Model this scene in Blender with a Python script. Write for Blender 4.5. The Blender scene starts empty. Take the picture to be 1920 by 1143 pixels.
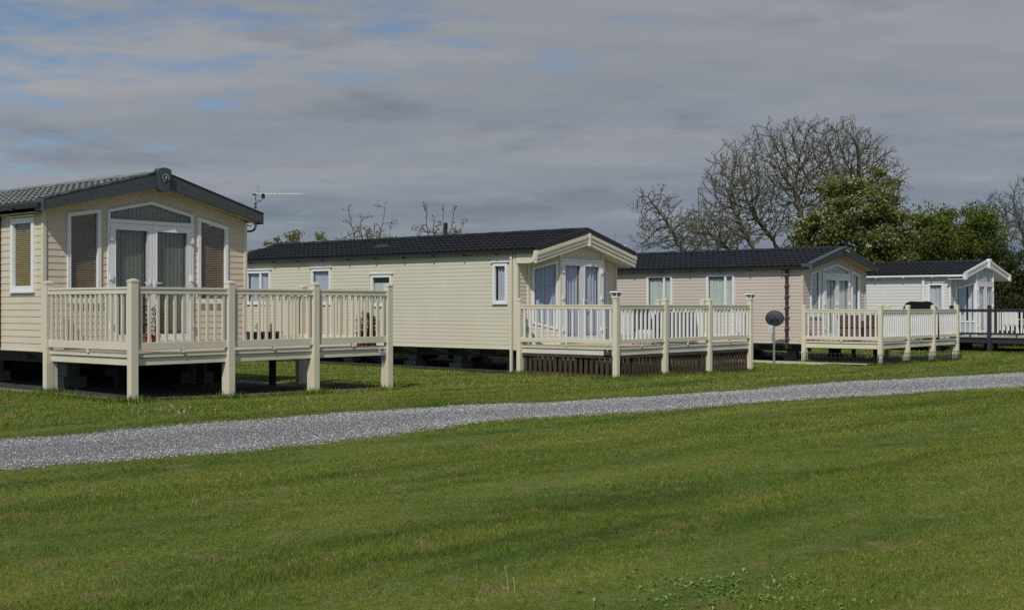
import bpy, math, random
DENOISE=False
import numpy as np
from mathutils import Vector, Matrix
R=random.Random(7); RN=np.random.default_rng(11)
sc=bpy.context.scene; COL=sc.collection
def rad(a): return math.radians(a)

# ------------------------------------------------------------------ materials
def newmat(name):
    m=bpy.data.materials.new(name); m.use_nodes=True; nt=m.node_tree
    return m,nt,nt.nodes['Principled BSDF']
def N(nt,t,**k):
    n=nt.nodes.new(t)
    for a,v in k.items():
        if a in n.inputs.keys() if hasattr(n.inputs,'keys') else False: n.inputs[a].default_value=v
        else: setattr(n,a,v)
    return n
def noise(nt,scale,detail=3,rough=.55,coord='Object',vec=None,stretch=None,rot=0,tex=False):
    tc=nt.nodes.new('ShaderNodeTexCoord'); mp=nt.nodes.new('ShaderNodeMapping')
    nt.links.new(tc.outputs[coord] if vec is None else vec,mp.inputs[0])
    if stretch: mp.inputs['Scale'].default_value=stretch
    if tex: mp.vector_type='TEXTURE'
    mp.inputs['Rotation'].default_value=(0,0,rot)
    n=nt.nodes.new('ShaderNodeTexNoise'); n.inputs['Scale'].default_value=scale
    n.inputs['Detail'].default_value=detail; n.inputs['Roughness'].default_value=rough
    nt.links.new(mp.outputs[0],n.inputs['Vector']); return n
def ramp(nt,src,stops):
    r=nt.nodes.new('ShaderNodeValToRGB'); e=r.color_ramp.elements
    while len(e)<len(stops): e.new(.5)
    for el,(p,c) in zip(e,stops):
        el.position=p; el.color=(*c,1) if len(c)==3 else c
    nt.links.new(src,r.inputs[0]); return r
def mixc(nt,f,a,b,mode='MIX'):
    m=nt.nodes.new('ShaderNodeMix'); m.data_type='RGBA'; m.blend_type=mode
    for i,v in ((0,f),(6,a),(7,b)):
        if hasattr(v,'type') or hasattr(v,'links'): nt.links.new(v,m.inputs[i])
        else: m.inputs[i].default_value=v if i==0 else (*v,1)
    return m.outputs[2]
def mat(name,c,rough=.5,var=.08,scale=3.,bump=0,bscale=60,spec=.5,metal=0,streak=False):
    m,nt,b=newmat(name)
    n=noise(nt,scale,5,.6,stretch=(1,1,.25) if streak else None)
    lo=tuple(x*(1-var) for x in c); hi=tuple(min(1,x*(1+var)) for x in c)
    r=ramp(nt,n.outputs['Fac'],[(.3,lo),(.7,hi)])
    nt.links.new(r.outputs[0],b.inputs['Base Color'])
    b.inputs['Roughness'].default_value=rough; b.inputs['Specular IOR Level'].default_value=spec
    b.inputs['Metallic'].default_value=metal
    if bump:
        n2=noise(nt,bscale,3); bp=nt.nodes.new('ShaderNodeBump'); bp.inputs['Strength'].default_value=bump
        bp.inputs['Distance'].default_value=.01
        nt.links.new(n2.outputs['Fac'],bp.inputs['Height']); nt.links.new(bp.outputs[0],b.inputs['Normal'])
    return m
def glassmat(name,tint=(.80,.83,.84),refl=.07):
    m,nt,b=newmat(name); nt.nodes.remove(b); out=nt.nodes['Material Output']
    t=nt.nodes.new('ShaderNodeBsdfTransparent'); t.inputs[0].default_value=(*tint,1)
    g=nt.nodes.new('ShaderNodeBsdfGlossy'); g.inputs['Roughness'].default_value=.02; g.inputs[0].default_value=(.9,.95,1,1)
    lw=nt.nodes.new('ShaderNodeLayerWeight'); lw.inputs[0].default_value=.5
    pw=nt.nodes.new('ShaderNodeMath'); pw.operation='POWER'; pw.inputs[1].default_value=4.5; nt.links.new(lw.outputs['Facing'],pw.inputs[0])
    ad=nt.nodes.new('ShaderNodeMath'); ad.operation='ADD'; ad.inputs[1].default_value=refl; ad.use_clamp=True
    nt.links.new(pw.outputs[0],ad.inputs[0])
    mx=nt.nodes.new('ShaderNodeMixShader'); nt.links.new(ad.outputs[0],mx.inputs[0])
    nt.links.new(t.outputs[0],mx.inputs[1]); nt.links.new(g.outputs[0],mx.inputs[2]); nt.links.new(mx.outputs[0],out.inputs[0])
    return m
def sidingmat(name,c,lc):
    # vinyl boards with faint grime streaks below each lap
    m,nt,b=newmat(name)
    n=noise(nt,1.3,6,.65,stretch=(1,1,.5)); n2=noise(nt,14,4,.6,stretch=(1,1,.12))
    r=ramp(nt,n.outputs['Fac'],[(.25,tuple(x*.93 for x in c)),(.75,tuple(x*1.03 for x in c))])
    r2=ramp(nt,n2.outputs['Fac'],[(.55,(1,1,1)),(.85,lc)])
    o=mixc(nt,.6,r.outputs[0],r2.outputs[0],'MULTIPLY')
    nt.links.new(o,b.inputs['Base Color']); b.inputs['Roughness'].default_value=.48; b.inputs['Specular IOR Level'].default_value=.35
    n3=noise(nt,220,2,stretch=(1,1,.1)); bp=nt.nodes.new('ShaderNodeBump'); bp.inputs['Strength'].default_value=.1; bp.inputs['Distance'].default_value=.002
    nt.links.new(n3.outputs['Fac'],bp.inputs['Height']); nt.links.new(bp.outputs[0],b.inputs['Normal'])
    return m
M={}
M['wall1']=sidingmat('vinyl_beige',(.60,.52,.41),(.9,.86,.8))
M['wall2']=sidingmat('vinyl_cream',(.60,.562,.45),(.92,.86,.78))
M['wall3']=sidingmat('vinyl_pink_beige',(.56,.482,.415),(.9,.86,.8))
M['wall4']=sidingmat('vinyl_pale_green_grey',(.62,.638,.60),(.92,.92,.88))
M['trim2']=mat('cream_trim',(.64,.595,.475),.4,.05)
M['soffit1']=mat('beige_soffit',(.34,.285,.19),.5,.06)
M['white']=mat('white_upvc',(.73,.74,.745),.3,.03,spec=.5)
M['whitep']=mat('white_balusters',(.73,.73,.72),.35,.05)
M['cream']=mat('cream_upvc',(.62,.57,.455),.38,.06,1.5,streak=True)
M['cream2']=mat('cream_upvc_yellow',(.645,.595,.465),.38,.06,1.5,streak=True)
M['greyfascia']=mat('pale_grey_fascia',(.62,.61,.55),.4,.06)
M['black_upvc']=mat('charcoal_upvc',(.035,.037,.05),.35,.1)
M['roof1']=mat('lichen_grey_roof',(.17,.185,.17),.75,.30,2.5,.4,150)
M['roof2']=mat('charcoal_roof_tile',(.019,.020,.023),.7,.25,3,.4,150,spec=.2)
M['roof3']=mat('slate_roof_tile',(.022,.025,.029),.7,.25,3,.4,150,spec=.2)
M['barge3']=mat('dark_slate_barge',(.026,.034,.040),.45,.08)
M['tileshade1']=mat('grey_tile_step_shade',(.075,.08,.07),.9,.3,spec=.1)  # step shadow painted as colour on the tile lips, paler for this roof
M['tileshade']=mat('black_tile_step_shade',(.012,.012,.012),.9,.1,spec=.1)
M['barge1']=mat('slate_grey_barge',(.055,.066,.073),.4,.08,2)
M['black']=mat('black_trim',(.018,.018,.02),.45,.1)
M['gutter']=mat('black_gutter',(.015,.015,.016),.35,.1)
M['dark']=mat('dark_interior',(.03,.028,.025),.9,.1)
M['chassis']=mat('galvanised_chassis',(.06,.06,.06),.6,.3)
M['bracket']=mat('galvanised_bracket',(.35,.36,.37),.5,.2)
M['rubber']=mat('tyre_rubber',(.02,.02,.02),.8,.1)
M['block']=mat('concrete_block',(.16,.155,.145),.9,.25,12,.6,80)
M['timber']=mat('weathered_timber',(.24,.20,.15),.85,.3,9,.5,50)
M['brownwood']=mat('dark_stained_timber',(.055,.036,.026),.75,.35,5,.4,50)
M['deckfloor']=mat('deck_boards',(.50,.43,.33),.6,.12,4,.3,40)
M['slab']=mat('dark_tarmac_base',(.035,.034,.033),.95,.3,6,.6,70)
M['paleslab']=mat('pale_paving',(.50,.45,.33),.9,.15,5,.4,60)
M['chrome']=mat('chrome_emblem',(.75,.76,.78),.15,.02,metal=1)
M['pipe']=mat('brown_pipe',(.045,.028,.026),.4,.15)
M['galv']=mat('galvanised_pole',(.20,.22,.22),.5,.15)
M['dish']=mat('grey_mesh_dish',(.060,.072,.08),.6,.15)
M['alu']=mat('aluminium',(.75,.75,.74),.35,.05,metal=.3)
M['curt2']=mat('lilac_grey_curtain',(.58,.60,.69),.9,.08)
M['curt3']=mat('pale_green_curtain',(.66,.70,.65),.9,.08)
M['curt4']=mat('white_curtain',(.68,.70,.73),.9,.08)
M['vblind']=mat('grey_green_vertical_blind',(.46,.46,.38),.8,.1)
M['wood']=mat('wooden_blind',(.50,.33,.18),.45,.2,8)
M['amber']=mat('amber_wooden_blind',(.50,.33,.12),.45,.15,8)
M['terracotta']=mat('terracotta',(.24,.055,.035),.8,.2,10)
M['potblack']=mat('black_plastic_pot',(.025,.025,.028),.5,.2)
M['soil']=mat('potting_soil',(.04,.03,.02),1,.3,30)
M['leafred']=mat('bronze_leaves',(.08,.04,.03),.7,.3,20)
M['leafgreen']=mat('yellow_green_leaves',(.15,.16,.04),.7,.3,20)
M['wicker']=mat('brown_wicker',(.13,.07,.045),.7,.4,40,.8,120)
M['cover']=mat('black_vinyl_cover',(.006,.005,.007),.8,.2,4,.5,12,spec=.15)
M['darkcover']=mat('dark_grey_fabric',(.04,.042,.05),.8,.2)
M['gold']=mat('gold_print',(.55,.42,.12),.5,.05)
M['blue']=mat('blue_print',(.03,.06,.25),.5,.05)
M['navy']=mat('navy_print',(.02,.02,.07),.5,.05)
M['red']=mat('red_print',(.35,.03,.04),.5,.05)
M['glass']=glassmat('window_glass')
M['glassd']=glassmat('tinted_glass',(.66,.68,.66),.07)
M['wire']=mat('black_wire',(.012,.014,.018),.5,.1)

# ------------------------------------------------------------------ mesh builder
class MB:
    def __init__(s): s.v=[]; s.f=[]
    def quad(s,a,b,c,d):
        i=len(s.v); s.v+= [a,b,c,d]; s.f.append((i,i+1,i+2,i+3)); return s
    def poly(s,pts):
        i=len(s.v); s.v+=list(pts); s.f.append(tuple(range(i,i+len(pts)))); return s
    def prism(s,bot,top):
        n=len(bot); i=len(s.v); s.v+=list(bot)+list(top)
        s.f.append(tuple(range(i+n-1,i-1,-1))); s.f.append(tuple(range(i+n,i+2*n)))
        for k in range(n): j=(k+1)%n; s.f.append((i+k,i+j,i+n+j,i+n+k))
        return s
    def box(s,x0,x1,y0,y1,z0,z1):
        return s.prism([(x0,y0,z0),(x1,y0,z0),(x1,y1,z0),(x0,y1,z0)],[(x0,y0,z1),(x1,y0,z1),(x1,y1,z1),(x0,y1,z1)])
    def bar(s,a,b,w,h=None,up=(0,0,1),sides=0):
        a=Vector(a);b=Vector(b); d=(b-a).normalized(); up=Vector(up)
        if abs(d.dot(up))>.98: up=Vector((0,1,0))
        x=d.cross(up).normalized(); y=x.cross(d); h=h or w
        if sides:
            pts=[(x*math.cos(t)+y*math.sin(t))*w*.5 for t in [2*math.pi*k/sides for k in range(sides)]]
        else: pts=[x*sx*w/2+y*sy*h/2 for sx,sy in ((-1,-1),(1,-1),(1,1),(-1,1))]
        return s.prism([tuple(a+p) for p in pts],[tuple(b+p) for p in pts])
    def tube(s,pts,r,sides=6):
        for a,b in zip(pts[:-1],pts[1:]): s.bar(a,b,2*r,sides=sides)
        return s
    def lathe(s,prof,c=(0,0,0),n=14):
        i=len(s.v)
        for r,z in prof:
            for k in range(n):
                t=2*math.pi*k/n; s.v.append((c[0]+r*math.cos(t),c[1]+r*math.sin(t),c[2]+z))
        for j in range(len(prof)-1):
            for k in range(n):
                a=i+j*n+k; b=i+j*n+(k+1)%n; s.f.append((a,b,b+n,a+n))
        s.f.append(tuple(i+k for k in range(n-1,-1,-1))); s.f.append(tuple(i+(len(prof)-1)*n+k for k in range(n)))
        return s
    def mesh(s,name,m,smooth=False):
        me=bpy.data.meshes.new(name); me.from_pydata([tuple(p) for p in s.v],[],s.f); me.materials.append(m)
        if smooth:
            for p in me.polygons: p.use_smooth=True
        me.update(); return me
    def build(s,name,m,parent=None,loc=None,smooth=False,bevel=0):
        o=bpy.data.objects.new(name,s.mesh(name,m,smooth)); COL.objects.link(o); o.parent=parent
        if loc: o.location=loc
        if bevel:
            b=o.modifiers.new('bevel','BEVEL'); b.width=bevel; b.segments=1; b.limit_method='ANGLE'
        return o
def tag(o,label=None,cat=None,group=None,kind=None):
    for k,v in (('label',label),('category',cat),('group',group),('kind',kind)):
        if v: o[k]=v
    return o
def thing(name,label,cat,loc=(0,0,0),rz=0,group=None):
    o=bpy.data.objects.new(name,None); COL.objects.link(o); o.location=loc; o.rotation_euler=(0,0,rz); o.empty_display_size=.2
    return tag(o,label,cat,group)
def copyo(o,parent,loc=None):
    c=o.copy(); COL.objects.link(c); c.parent=parent
    if loc is not None: c.location=loc
    return c

# ------------------------------------------------------------------ site frame
U=Vector((.641,.767,0)).normalized(); V=Vector((-U.y,U.x,0)); ANG=math.atan2(U.y,U.x)
ORG={1:(-7.93,20.44),2:(.13,30.3),3:(8.91,37.0),4:(16.33,45.0)}
def W(k,u,v,z=0): return Vector((ORG[k][0],ORG[k][1],z))+float(u)*U+float(v)*V
CP=np.array([(-7.75,20.2,.17),(-5.8,18.5,.13),(-4,20.6,.07),(-2.3,22.7,.02),(-12,24,.2),(.2,30.1,-.08),(2.4,28.2,-.11),(6.5,33.2,-.20),(-6,33,-.05),(8.9,36.9,-.13),(10.8,35.3,-.13),
 (14.8,40,-.20),(17.4,44,-.09),(21,46,-.1),(0,3,0),(-4,7,0),(4,7,0),(0,11,0),(-6,13,.05),(2,20,-.06),(6,25,-.1),(12,29,-.13),(-20,12,.1),(16,16,-.08),(-15,50,0),(0,55,-.05),(22,60,-.1),(40,40,-.1)])
def gz(x,y):
    x=np.asarray(x,float); y=np.asarray(y,float)
    d2=(x[...,None]-CP[:,0])**2+(y[...,None]-CP[:,1])**2
    w=1/(d2+2.5)**1.6
    return (w*CP[:,2]).sum(-1)/w.sum(-1)
def gzf(x,y): return float(gz(np.array([x]),np.array([y]))[0])

# ------------------------------------------------------------------ plane helper: s along wall, z up, n outward
class PL:
    def __init__(s,o,d,out):
        s.o=Vector((*o,0)); s.d=Vector((*d,0)).normalized(); s.n=Vector((*out,0)).normalized()
    def p(s,a,z,n=0):
        q=s.o+s.d*a+s.n*n; return (q.x,q.y,z)
def hol(poly,s):
    """z-interval of a convex polygon at abscissa s"""
    zs=[]
    for (a,b),(c,d) in zip(poly,poly[1:]+poly[:1]):
        if min(a,c)-1e-9<=s<=max(a,c)+1e-9:
            if abs(a-c)<1e-9: zs+=[b,d]
            else: zs.append(b+(d-b)*(s-a)/(c-a))
    return (min(zs),max(zs)) if zs else None
def inset(poly,w):
    n=len(poly); area=sum(poly[i][0]*poly[(i+1)%n][1]-poly[(i+1)%n][0]*poly[i][1] for i in range(n)); sg=1 if area>0 else -1
    L=[]
    for i in range(n):
        (a,b),(c,d)=poly[i],poly[(i+1)%n]; l=math.hypot(c-a,d-b); nx,nz=-(d-b)/l*sg,(c-a)/l*sg
        L.append((nx,nz,nx*(a+nx*w)+nz*(b+nz*w)))
    out=[]
    for i in range(n):
        a1,b1,c1=L[i-1]; a2,b2,c2=L[i]; D=a1*b2-a2*b1
        out.append(((c1*b2-c2*b1)/D,(a1*c2-a2*c1)/D))
    return out
def siding(mb,pl,s0,s1,zb,ztop,pitch,holes,lap=.010):
    xs={s0,s1}
    for h in holes:
        for a,_ in h: 
            if s0<a<s1: xs.add(a)
    slant=abs(ztop(s0)-ztop(s1))>1e-3 or abs(ztop((s0+s1)/2)-ztop(s0))>1e-3
    xs=sorted(xs); ys=[]
    for a,b in zip(xs[:-1],xs[1:]):
        m=(a+b)/2; inh=any(hol(h,m) for h in holes)
        n=max(1,int((b-a)/(.07 if inh or slant else 50)))
        if slant and not inh: n=max(1,int((b-a)/.12))
        ys+= [a+(b-a)*k/n for k in range(n)]
    ys.append(s1)
    zmax=max(ztop(s0),ztop(s1),ztop((s0+s1)/2)); nr=int(math.ceil((zmax-zb)/pitch))
    e=1e-5
    for a,b in zip(ys[:-1],ys[1:]):
        ta,tb=ztop(a),ztop(b)
        hs=[h for h in holes if hol(h,(a+b)/2)]
        for r in range(nr):
            z0=zb+r*pitch; z1=z0+pitch
            segs=[((z0,z0),(z1,z1))]
            # clip by top
            segs=[((min(l[0],ta),min(l[1],tb)),(min(h_[0],ta),min(h_[1],tb))) for l,h_ in segs]
            for h in hs:
                ha=hol(h,a+e); hb=hol(h,b-e)
                if not ha or not hb: continue
                new=[]
                for l,u in segs:
                    # below hole
                    uu=(min(u[0],max(l[0],ha[0])),min(u[1],max(l[1],hb[0])))
                    ll=(max(l[0],min(u[0],ha[1])),max(l[1],min(u[1],hb[1])))
                    new+= [(l,uu),(ll,u)]
                segs=new
            for l,u in segs:
                if (u[0]-l[0])+(u[1]-l[1])<1e-4: continue
                f=lambda z: lap*(1-(z-z0)/pitch)**.8 if z<z1-1e-6 else 0
                mb.quad(pl.p(a,l[0],f(l[0])),pl.p(b,l[1],f(l[1])),pl.p(b,u[1],f(u[1])),pl.p(a,u[0],f(u[0])))
                if r and l[0]<=z0+1e-6 and l[1]<=z0+1e-6:
                    mb.quad(pl.p(a,z0,0),pl.p(b,z0,0),pl.p(b,z0,lap),pl.p(a,z0,lap))
def ring(mb,pl,po,pi,n0,n1):
    k=len(po)
    for i in range(k):
        j=(i+1)%k; A,B,C,D=po[i],po[j],pi[j],pi[i]
        mb.quad(pl.p(*A,n1),pl.p(*B,n1),pl.p(*C,n1),pl.p(*D,n1))
        mb.quad(pl.p(*A,n0),pl.p(*B,n0),pl.p(*B,n1),pl.p(*A,n1))
        mb.quad(pl.p(*D,n0-.03),pl.p(*C,n0-.03),pl.p(*C,n1),pl.p(*D,n1))
def pbox(mb,pl,a0,a1,z0,z1,n0,n1):
    mb.prism([pl.p(a0,z0,n0),pl.p(a1,z0,n0),pl.p(a1,z0,n1),pl.p(a0,z0,n1)],[pl.p(a0,z1,n0),pl.p(a1,z1,n0),pl.p(a1,z1,n1),pl.p(a0,z1,n1)])
def pane(parent,pl,poly,m,n=-.012):
    mb=MB(); q=[Vector(pl.p(*a,n)) for a in poly]; nn=(q[1]-q[0]).cross(q[2]-q[1])
    if nn.dot(pl.n)<0: q=q[::-1]
    mb.poly([tuple(a) for a in q]); return mb.build('pane',m,parent)
def curtain(parent,pl,poly,m,n=-.07,amp=.02,per=.11,name='curtain',gap=None,scallop=False):
    mb=MB(); s0=min(a for a,_ in poly); s1=max(a for a,_ in poly); st=.012
    k=int((s1-s0)/st); ph=R.random()*6; pts=[]
    for i in range(k+1):
        s=s0+1e-4+(s1-s0-2e-4)*i/k; z=hol(poly,s)
        w=amp*(math.sin(2*math.pi*s/per+ph)+.5*math.sin(2*math.pi*s/(per*.43)+1.7*ph)+.35*math.sin(2*math.pi*s/(per*2.7)))
        top=z[1]+.02
        if scallop: top=z[1]-.03-.02*abs(math.sin(2*math.pi*s/(per*1.3)))
        pts.append((s,z[0]-.02,top,n+w))
    for i in range(k):
        a=pts[i];b=pts[i+1]
        if gap and any(g0<a[0]<g1 for g0,g1 in gap): continue
        mb.quad(pl.p(a[0],a[1],a[3]),pl.p(b[0],b[1],b[3]),pl.p(b[0],b[2],b[3]),pl.p(a[0],a[2],a[3]))
    return mb.build(name,m,parent,smooth=True)
def vblind(parent,pl,poly,m,n=-.06):
    mb=MB(); s0=min(a for a,_ in poly); s1=max(a for a,_ in poly); w=.085; k=int((s1-s0)/w)+1
    for i in range(k):
        a=s0+i*w; b=min(a+w*.98,s1); 
        if b-a<.01: continue
        za=hol(poly,a+1e-4); zb=hol(poly,b-1e-4); t=R.uniform(-.008,.012)
        mb.quad(pl.p(a-.002,za[0]-.02,n+t*.5+.006),pl.p(b+.002,zb[0]-.02,n-.006),pl.p(b+.002,zb[1]+.02,n-.006),pl.p(a-.002,za[1]+.02,n+t*.5+.006))
    return mb.build('vertical_blind',m,parent)
def slats(parent,pl,poly,m,n=-.045,pitch=.034):
    mb=MB(); s0=min(a for a,_ in poly); s1=max(a for a,_ in poly); zl=min(z for _,z in poly); zh=max(z for _,z in poly)
    z=zl
    while z<zh:
        # horizontal extent at this height
        c=[]
        for (a,b),(cc,d) in zip(poly,poly[1:]+poly[:1]):
            if min(b,d)<=z<=max(b,d) and abs(b-d)>1e-6: c.append(a+(cc-a)*(z-b)/(d-b))
        if len(c)>=2:
            a,b=min(c)-.01,max(c)+.01
            mb.quad(pl.p(a,z,n+.016),pl.p(b,z,n+.016),pl.p(b,z+.029,n-.012),pl.p(a,z+.029,n-.012))
        z+=pitch
    return mb.build('venetian_blind',m,parent)
def window(root,pl,poly,fw=.065,frame='white',back=None,glass='glass',mull=(),drip=False,sill=True,n1=.035,label=None):
    inner=inset(poly,fw); mb=MB(); ring(mb,pl,poly,inner,0,n1)
    for s in mull:
        z=hol(inner,s); pbox(mb,pl,s-.035,s+.035,z[0],z[1],-.02,n1-.004)
    s0=min(a for a,_ in poly); s1=max(a for a,_ in poly); zt=max(z for _,z in poly); zb=min(z for _,z in poly)
    if drip: pbox(mb,pl,s0-.06,s1+.06,zt+.02,zt+.045,0,.06)
    if sill: pbox(mb,pl,s0-.01,s1+.01,zb-.03,zb-.002,0,n1+.02)
    o=mb.build('window',M[frame],root)
    if label: o['label']=label
    pane(o,pl,inner,M[glass])
    if back: back(o,pl,inner)
    return o,inset(poly,fw*.5)
def door(root,pl,a0,a1,z0,z1,frame='white',back=None,glass='glass',hinge=None,handle=None,st=.10):
    """one glazed leaf; hinge side 'lo'/'hi'"""
    po=[(a0,z0),(a1,z0),(a1,z1),(a0,z1)]; pi=[(a0+st,z0+st*1.35),(a1-st,z0+st*1.35),(a1-st,z1-st*1.15),(a0+st,z1-st*1.15)]
    mb=MB(); ring(mb,pl,po,pi,0,.045); ring(mb,pl,[(a-.012*(1 if a<(a0+a1)/2 else -1),z) for a,z in pi],pi,.0,.05)
    o=mb.build('door',M[frame],root)
    pane(o,pl,pi,M[glass],0)
    if back: back(o,pl,pi)
    hs=a0+.0 if hinge=='lo' else a1
    for z in (z0+.25,(z0+z1)/2+.05,z1-.3):
        h=MB(); pbox(h,pl,hs-.03,hs+.035,z,z+.10,.045,.075); h.build('hinge',M['white'],o)
    if handle is not None:
        h=MB(); zz=z0+1.02; d=1 if handle=='lo' else -1; x=a0+.045 if handle=='lo' else a1-.045
        pbox(h,pl,x-.015,x+.015,zz-.11,zz+.11,.045,.056); pbox(h,pl,min(x,x+d*.13),max(x,x+d*.13),zz+.03,zz+.05,.07,.085); pbox(h,pl,x-.01,x+.01,zz+.03,zz+.05,.055,.085)
        h.build('handle',M['white'],o)
    return o

# ------------------------------------------------------------------ roof
def roof(root,W_,L,v0,ze,zr,ov,m,course=.37,wave=.21,amp=.018):
    """tiled pitched roof: ze = tile plane height at the overhang, zr at the ridge"""
    mb=MB(); lb=MB(); half=W_/2+ov; sl=math.hypot(half,zr-ze); nc=max(1,round(sl/course)); nv=int((L-v0)/(wave/6))
    for side in (0,1):
        def P(t,v,h):
            u=-ov+half*t if side==0 else W_+ov-half*t
            return (u,v,ze+(zr-ze)*t+h)
        for c in range(nc):
            t0=c/nc; t1=(c+1)/nc
            for i in range(nv):
                va=v0+(L-v0)*i/nv; vb=v0+(L-v0)*(i+1)/nv
                off=0
                sa=abs(math.sin(math.pi*va/wave)); sb=abs(math.sin(math.pi*vb/wave)); ha=amp*sa; hb=amp*sb; ba=.004+.024*sa; b_b=.004+.024*sb
                mb.quad(P(t0,va,ha+ba),P(t0,vb,hb+b_b),P(t1,vb,hb*.8),P(t1,va,ha*.8))
                lb.quad(P(t0+.004,va,ha*.8-(0 if c else .03)),P(t0+.004,vb,hb*.8-(0 if c else .03)),P(t0+.004,vb,hb+b_b-.006),P(t0+.004,va,ha+ba-.006))  # dark lip strip: painted shade under each tile step
    o=mb.build('roof',m,root); lb.build('tile_edge_shade',M['tileshade1'] if m is M['roof1'] else M['tileshade'],o)
    # ridge capping
    rb=MB(); mid=W_/2; n=int((L-v0)/.42)
    for i in range(n):
        a=v0+(L-v0)*i/n; b=a+(L-v0)/n*.985
        z=zr+.015+(.006 if i%2 else 0)
        rb.prism([(mid-.13,a,z-.02),(mid+.13,a,z-.02),(mid+.07,a,z+.03),(mid,a,z+.045),(mid-.07,a,z+.03)],[(mid-.13,b,z-.02),(mid+.13,b,z-.02),(mid+.07,b,z+.03),(mid,b,z+.045),(mid-.07,b,z+.03)])
    rb.build('ridge_cap',m,o)
    # underside deck so no light leaks
    ub=MB()
    for s0,s1 in (((-ov,ze-.02),(mid,zr-.03)),((W_+ov,ze-.02),(mid,zr-.03))):
        ub.quad((s0[0],v0,s0[1]),(s0[0],L,s0[1]),(s1[0],L,s1[1]),(s1[0],v0,s1[1]))
    ub.build('roof_underside',M['dark'],o)
    return o
def chevron(mb,W_,ov,za,zb_,ta,tb,v0,v1,cut=0):
    """gable board following the roof: at the ends from za[0]..za[1], at apex zb_[0]..zb_[1]"""
    mid=W_/2
    for sgn in (-1,1):
        ue=mid+sgn*(mid+ov); 
        prof=[(ue,za[0]),(ue,za[1]),(mid,zb_[1]),(mid,zb_[0])]
        mb.prism([(a,v0,z) for a,z in prof],[(a,v1,z) for a,z in prof])

def caravan(k,W_,L,zb,ze,wallm,pitch,label,roofm,gut,zr,zeav,ov,vb):
    root=thing('static_caravan',label,'static caravan',(ORG[k][0],ORG[k][1],0),ANG,'static caravans in a row')
    PS=PL((0,0),(0,1),(-1,0)); PE=PL((0,0),(1,0),(0,-1)); PR=PL((W_,0),(0,1),(1,0)); PB=PL((0,L),(1,0),(0,1))
    # interior lining, floor and chassis
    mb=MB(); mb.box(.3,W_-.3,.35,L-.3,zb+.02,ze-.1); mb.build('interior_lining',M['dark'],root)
    mb=MB(); mb.box(.02,W_-.02,.02,L-.02,zb-.04,zb+.01)
    for u in (.75,W_-.75): mb.box(u-.04,u+.04,.1,L-.2,zb-.26,zb-.04)
    for v in np.arange(.7,L,1.15): mb.box(.7,W_-.7,v-.02,v+.02,zb-.16,zb-.045)
    ch=mb.build('chassis',M['chassis'],root)
    for v in np.arange(.7,L,1.15):
        b=MB(); 
        b.prism([(.06,v,zb-.05),(.70,v,zb-.22),(.70,v,zb-.05)],[(.06,v+.03,zb-.05),(.70,v+.03,zb-.22),(.70,v+.03,zb-.05)]); b.build('outrigger',M['bracket'],ch)
    for v in (L*.5-.45,L*.5+.45):
        for u in (.5,W_-.68):
            g=gzf(*W(k,u,v)[:2]); r=.26
            b=MB(); i=16
            pr=[(u,v+r*math.cos(2*math.pi*t/i),g+.32+r*math.sin(2*math.pi*t/i)) for t in range(i)]
            b.prism(pr,[(u+.18,y,z) for _,y,z in pr]); b.build('wheel',M['rubber'],root)
    # walls: right & back plain
    ztop=lambda s: ze
    mb=MB(); siding(mb,PR,0,L,zb,ztop,pitch,[]); mb.build('wall',M[wallm],root)
    gt=lambda s: ze+ (zr-.12-ze)*(1-abs(s-W_/2)/(W_/2))
    mb=MB(); siding(mb,PB,0,W_,zb,gt,pitch,[]); mb.build('wall',M[wallm],root)
    r=roof(root,W_,L+.12,vb+.04,zeav,zr,ov,M[roofm])
    # gutters
    for u in (-ov-.03,W_+ov+.03):
        g=MB(); s=-1 if u<0 else 1
        a,b=vb+.05,L+.1
        pr=[(u-.05,zeav-.03),(u-.055,zeav-.085),(u-.02,zeav-.11),(u+.02,zeav-.11),(u+.055,zeav-.085),(u+.05,zeav-.03)]
        g.prism([(x,a,z) for x,z in pr],[(x,b,z) for x,z in pr]); gg=g.build('gutter',M[gut],root)
        for v in np.arange(.6,L,1.1): br=MB(); br.box(u-.06,u+.06,v-.02,v+.02,zeav-.13,zeav-.1); br.build('gutter_bracket',M[gut],gg)
    # soffit
    sf=MB(); 
    for a,b in ((-ov,.0),(W_,W_+ov)): sf.box(a,b,.0,L,ze-.02,ze-.005)
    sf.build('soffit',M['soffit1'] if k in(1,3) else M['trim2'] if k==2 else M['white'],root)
    return root,PS,PE
rectp=lambda a,b,c,d:[(a,c),(b,c),(b,d),(a,d)]

# ================================================================== caravan 1 (beige, grey lichen roof)
W1,L1=4.2,10.
c1,PS,PE=caravan(1,W1,L1,.85,3.2,'wall1',.115,'beige caravan with pale lichen-grey tiled roof and round emblem at the gable, nearest and leftmost','roof1','gutter',4.0,3.36,.17,-.3)
def bk_slat(m): return lambda o,pl,p: slats(o,pl,p,M[m])
def bk_vb(m): return lambda o,pl,p: vblind(o,pl,p,M[m])
def bk_cur(m,**k): return lambda o,pl,p: curtain(o,pl,p,M[m],**k)
gt1=lambda s: 3.26+.56*(1-abs(s-W1/2)/(W1/2))
hol1=[]
_,h=window(c1,PE,[(.42,1.68),(1.06,1.68),(1.06,3.31),(.42,3.20)],back=bk_slat('wood')); hol1.append(h)
_,h=window(c1,PE,[(3.09,1.68),(3.78,1.68),(3.78,3.13),(3.09,3.28)],back=bk_slat('wood')); hol1.append(h)
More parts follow.
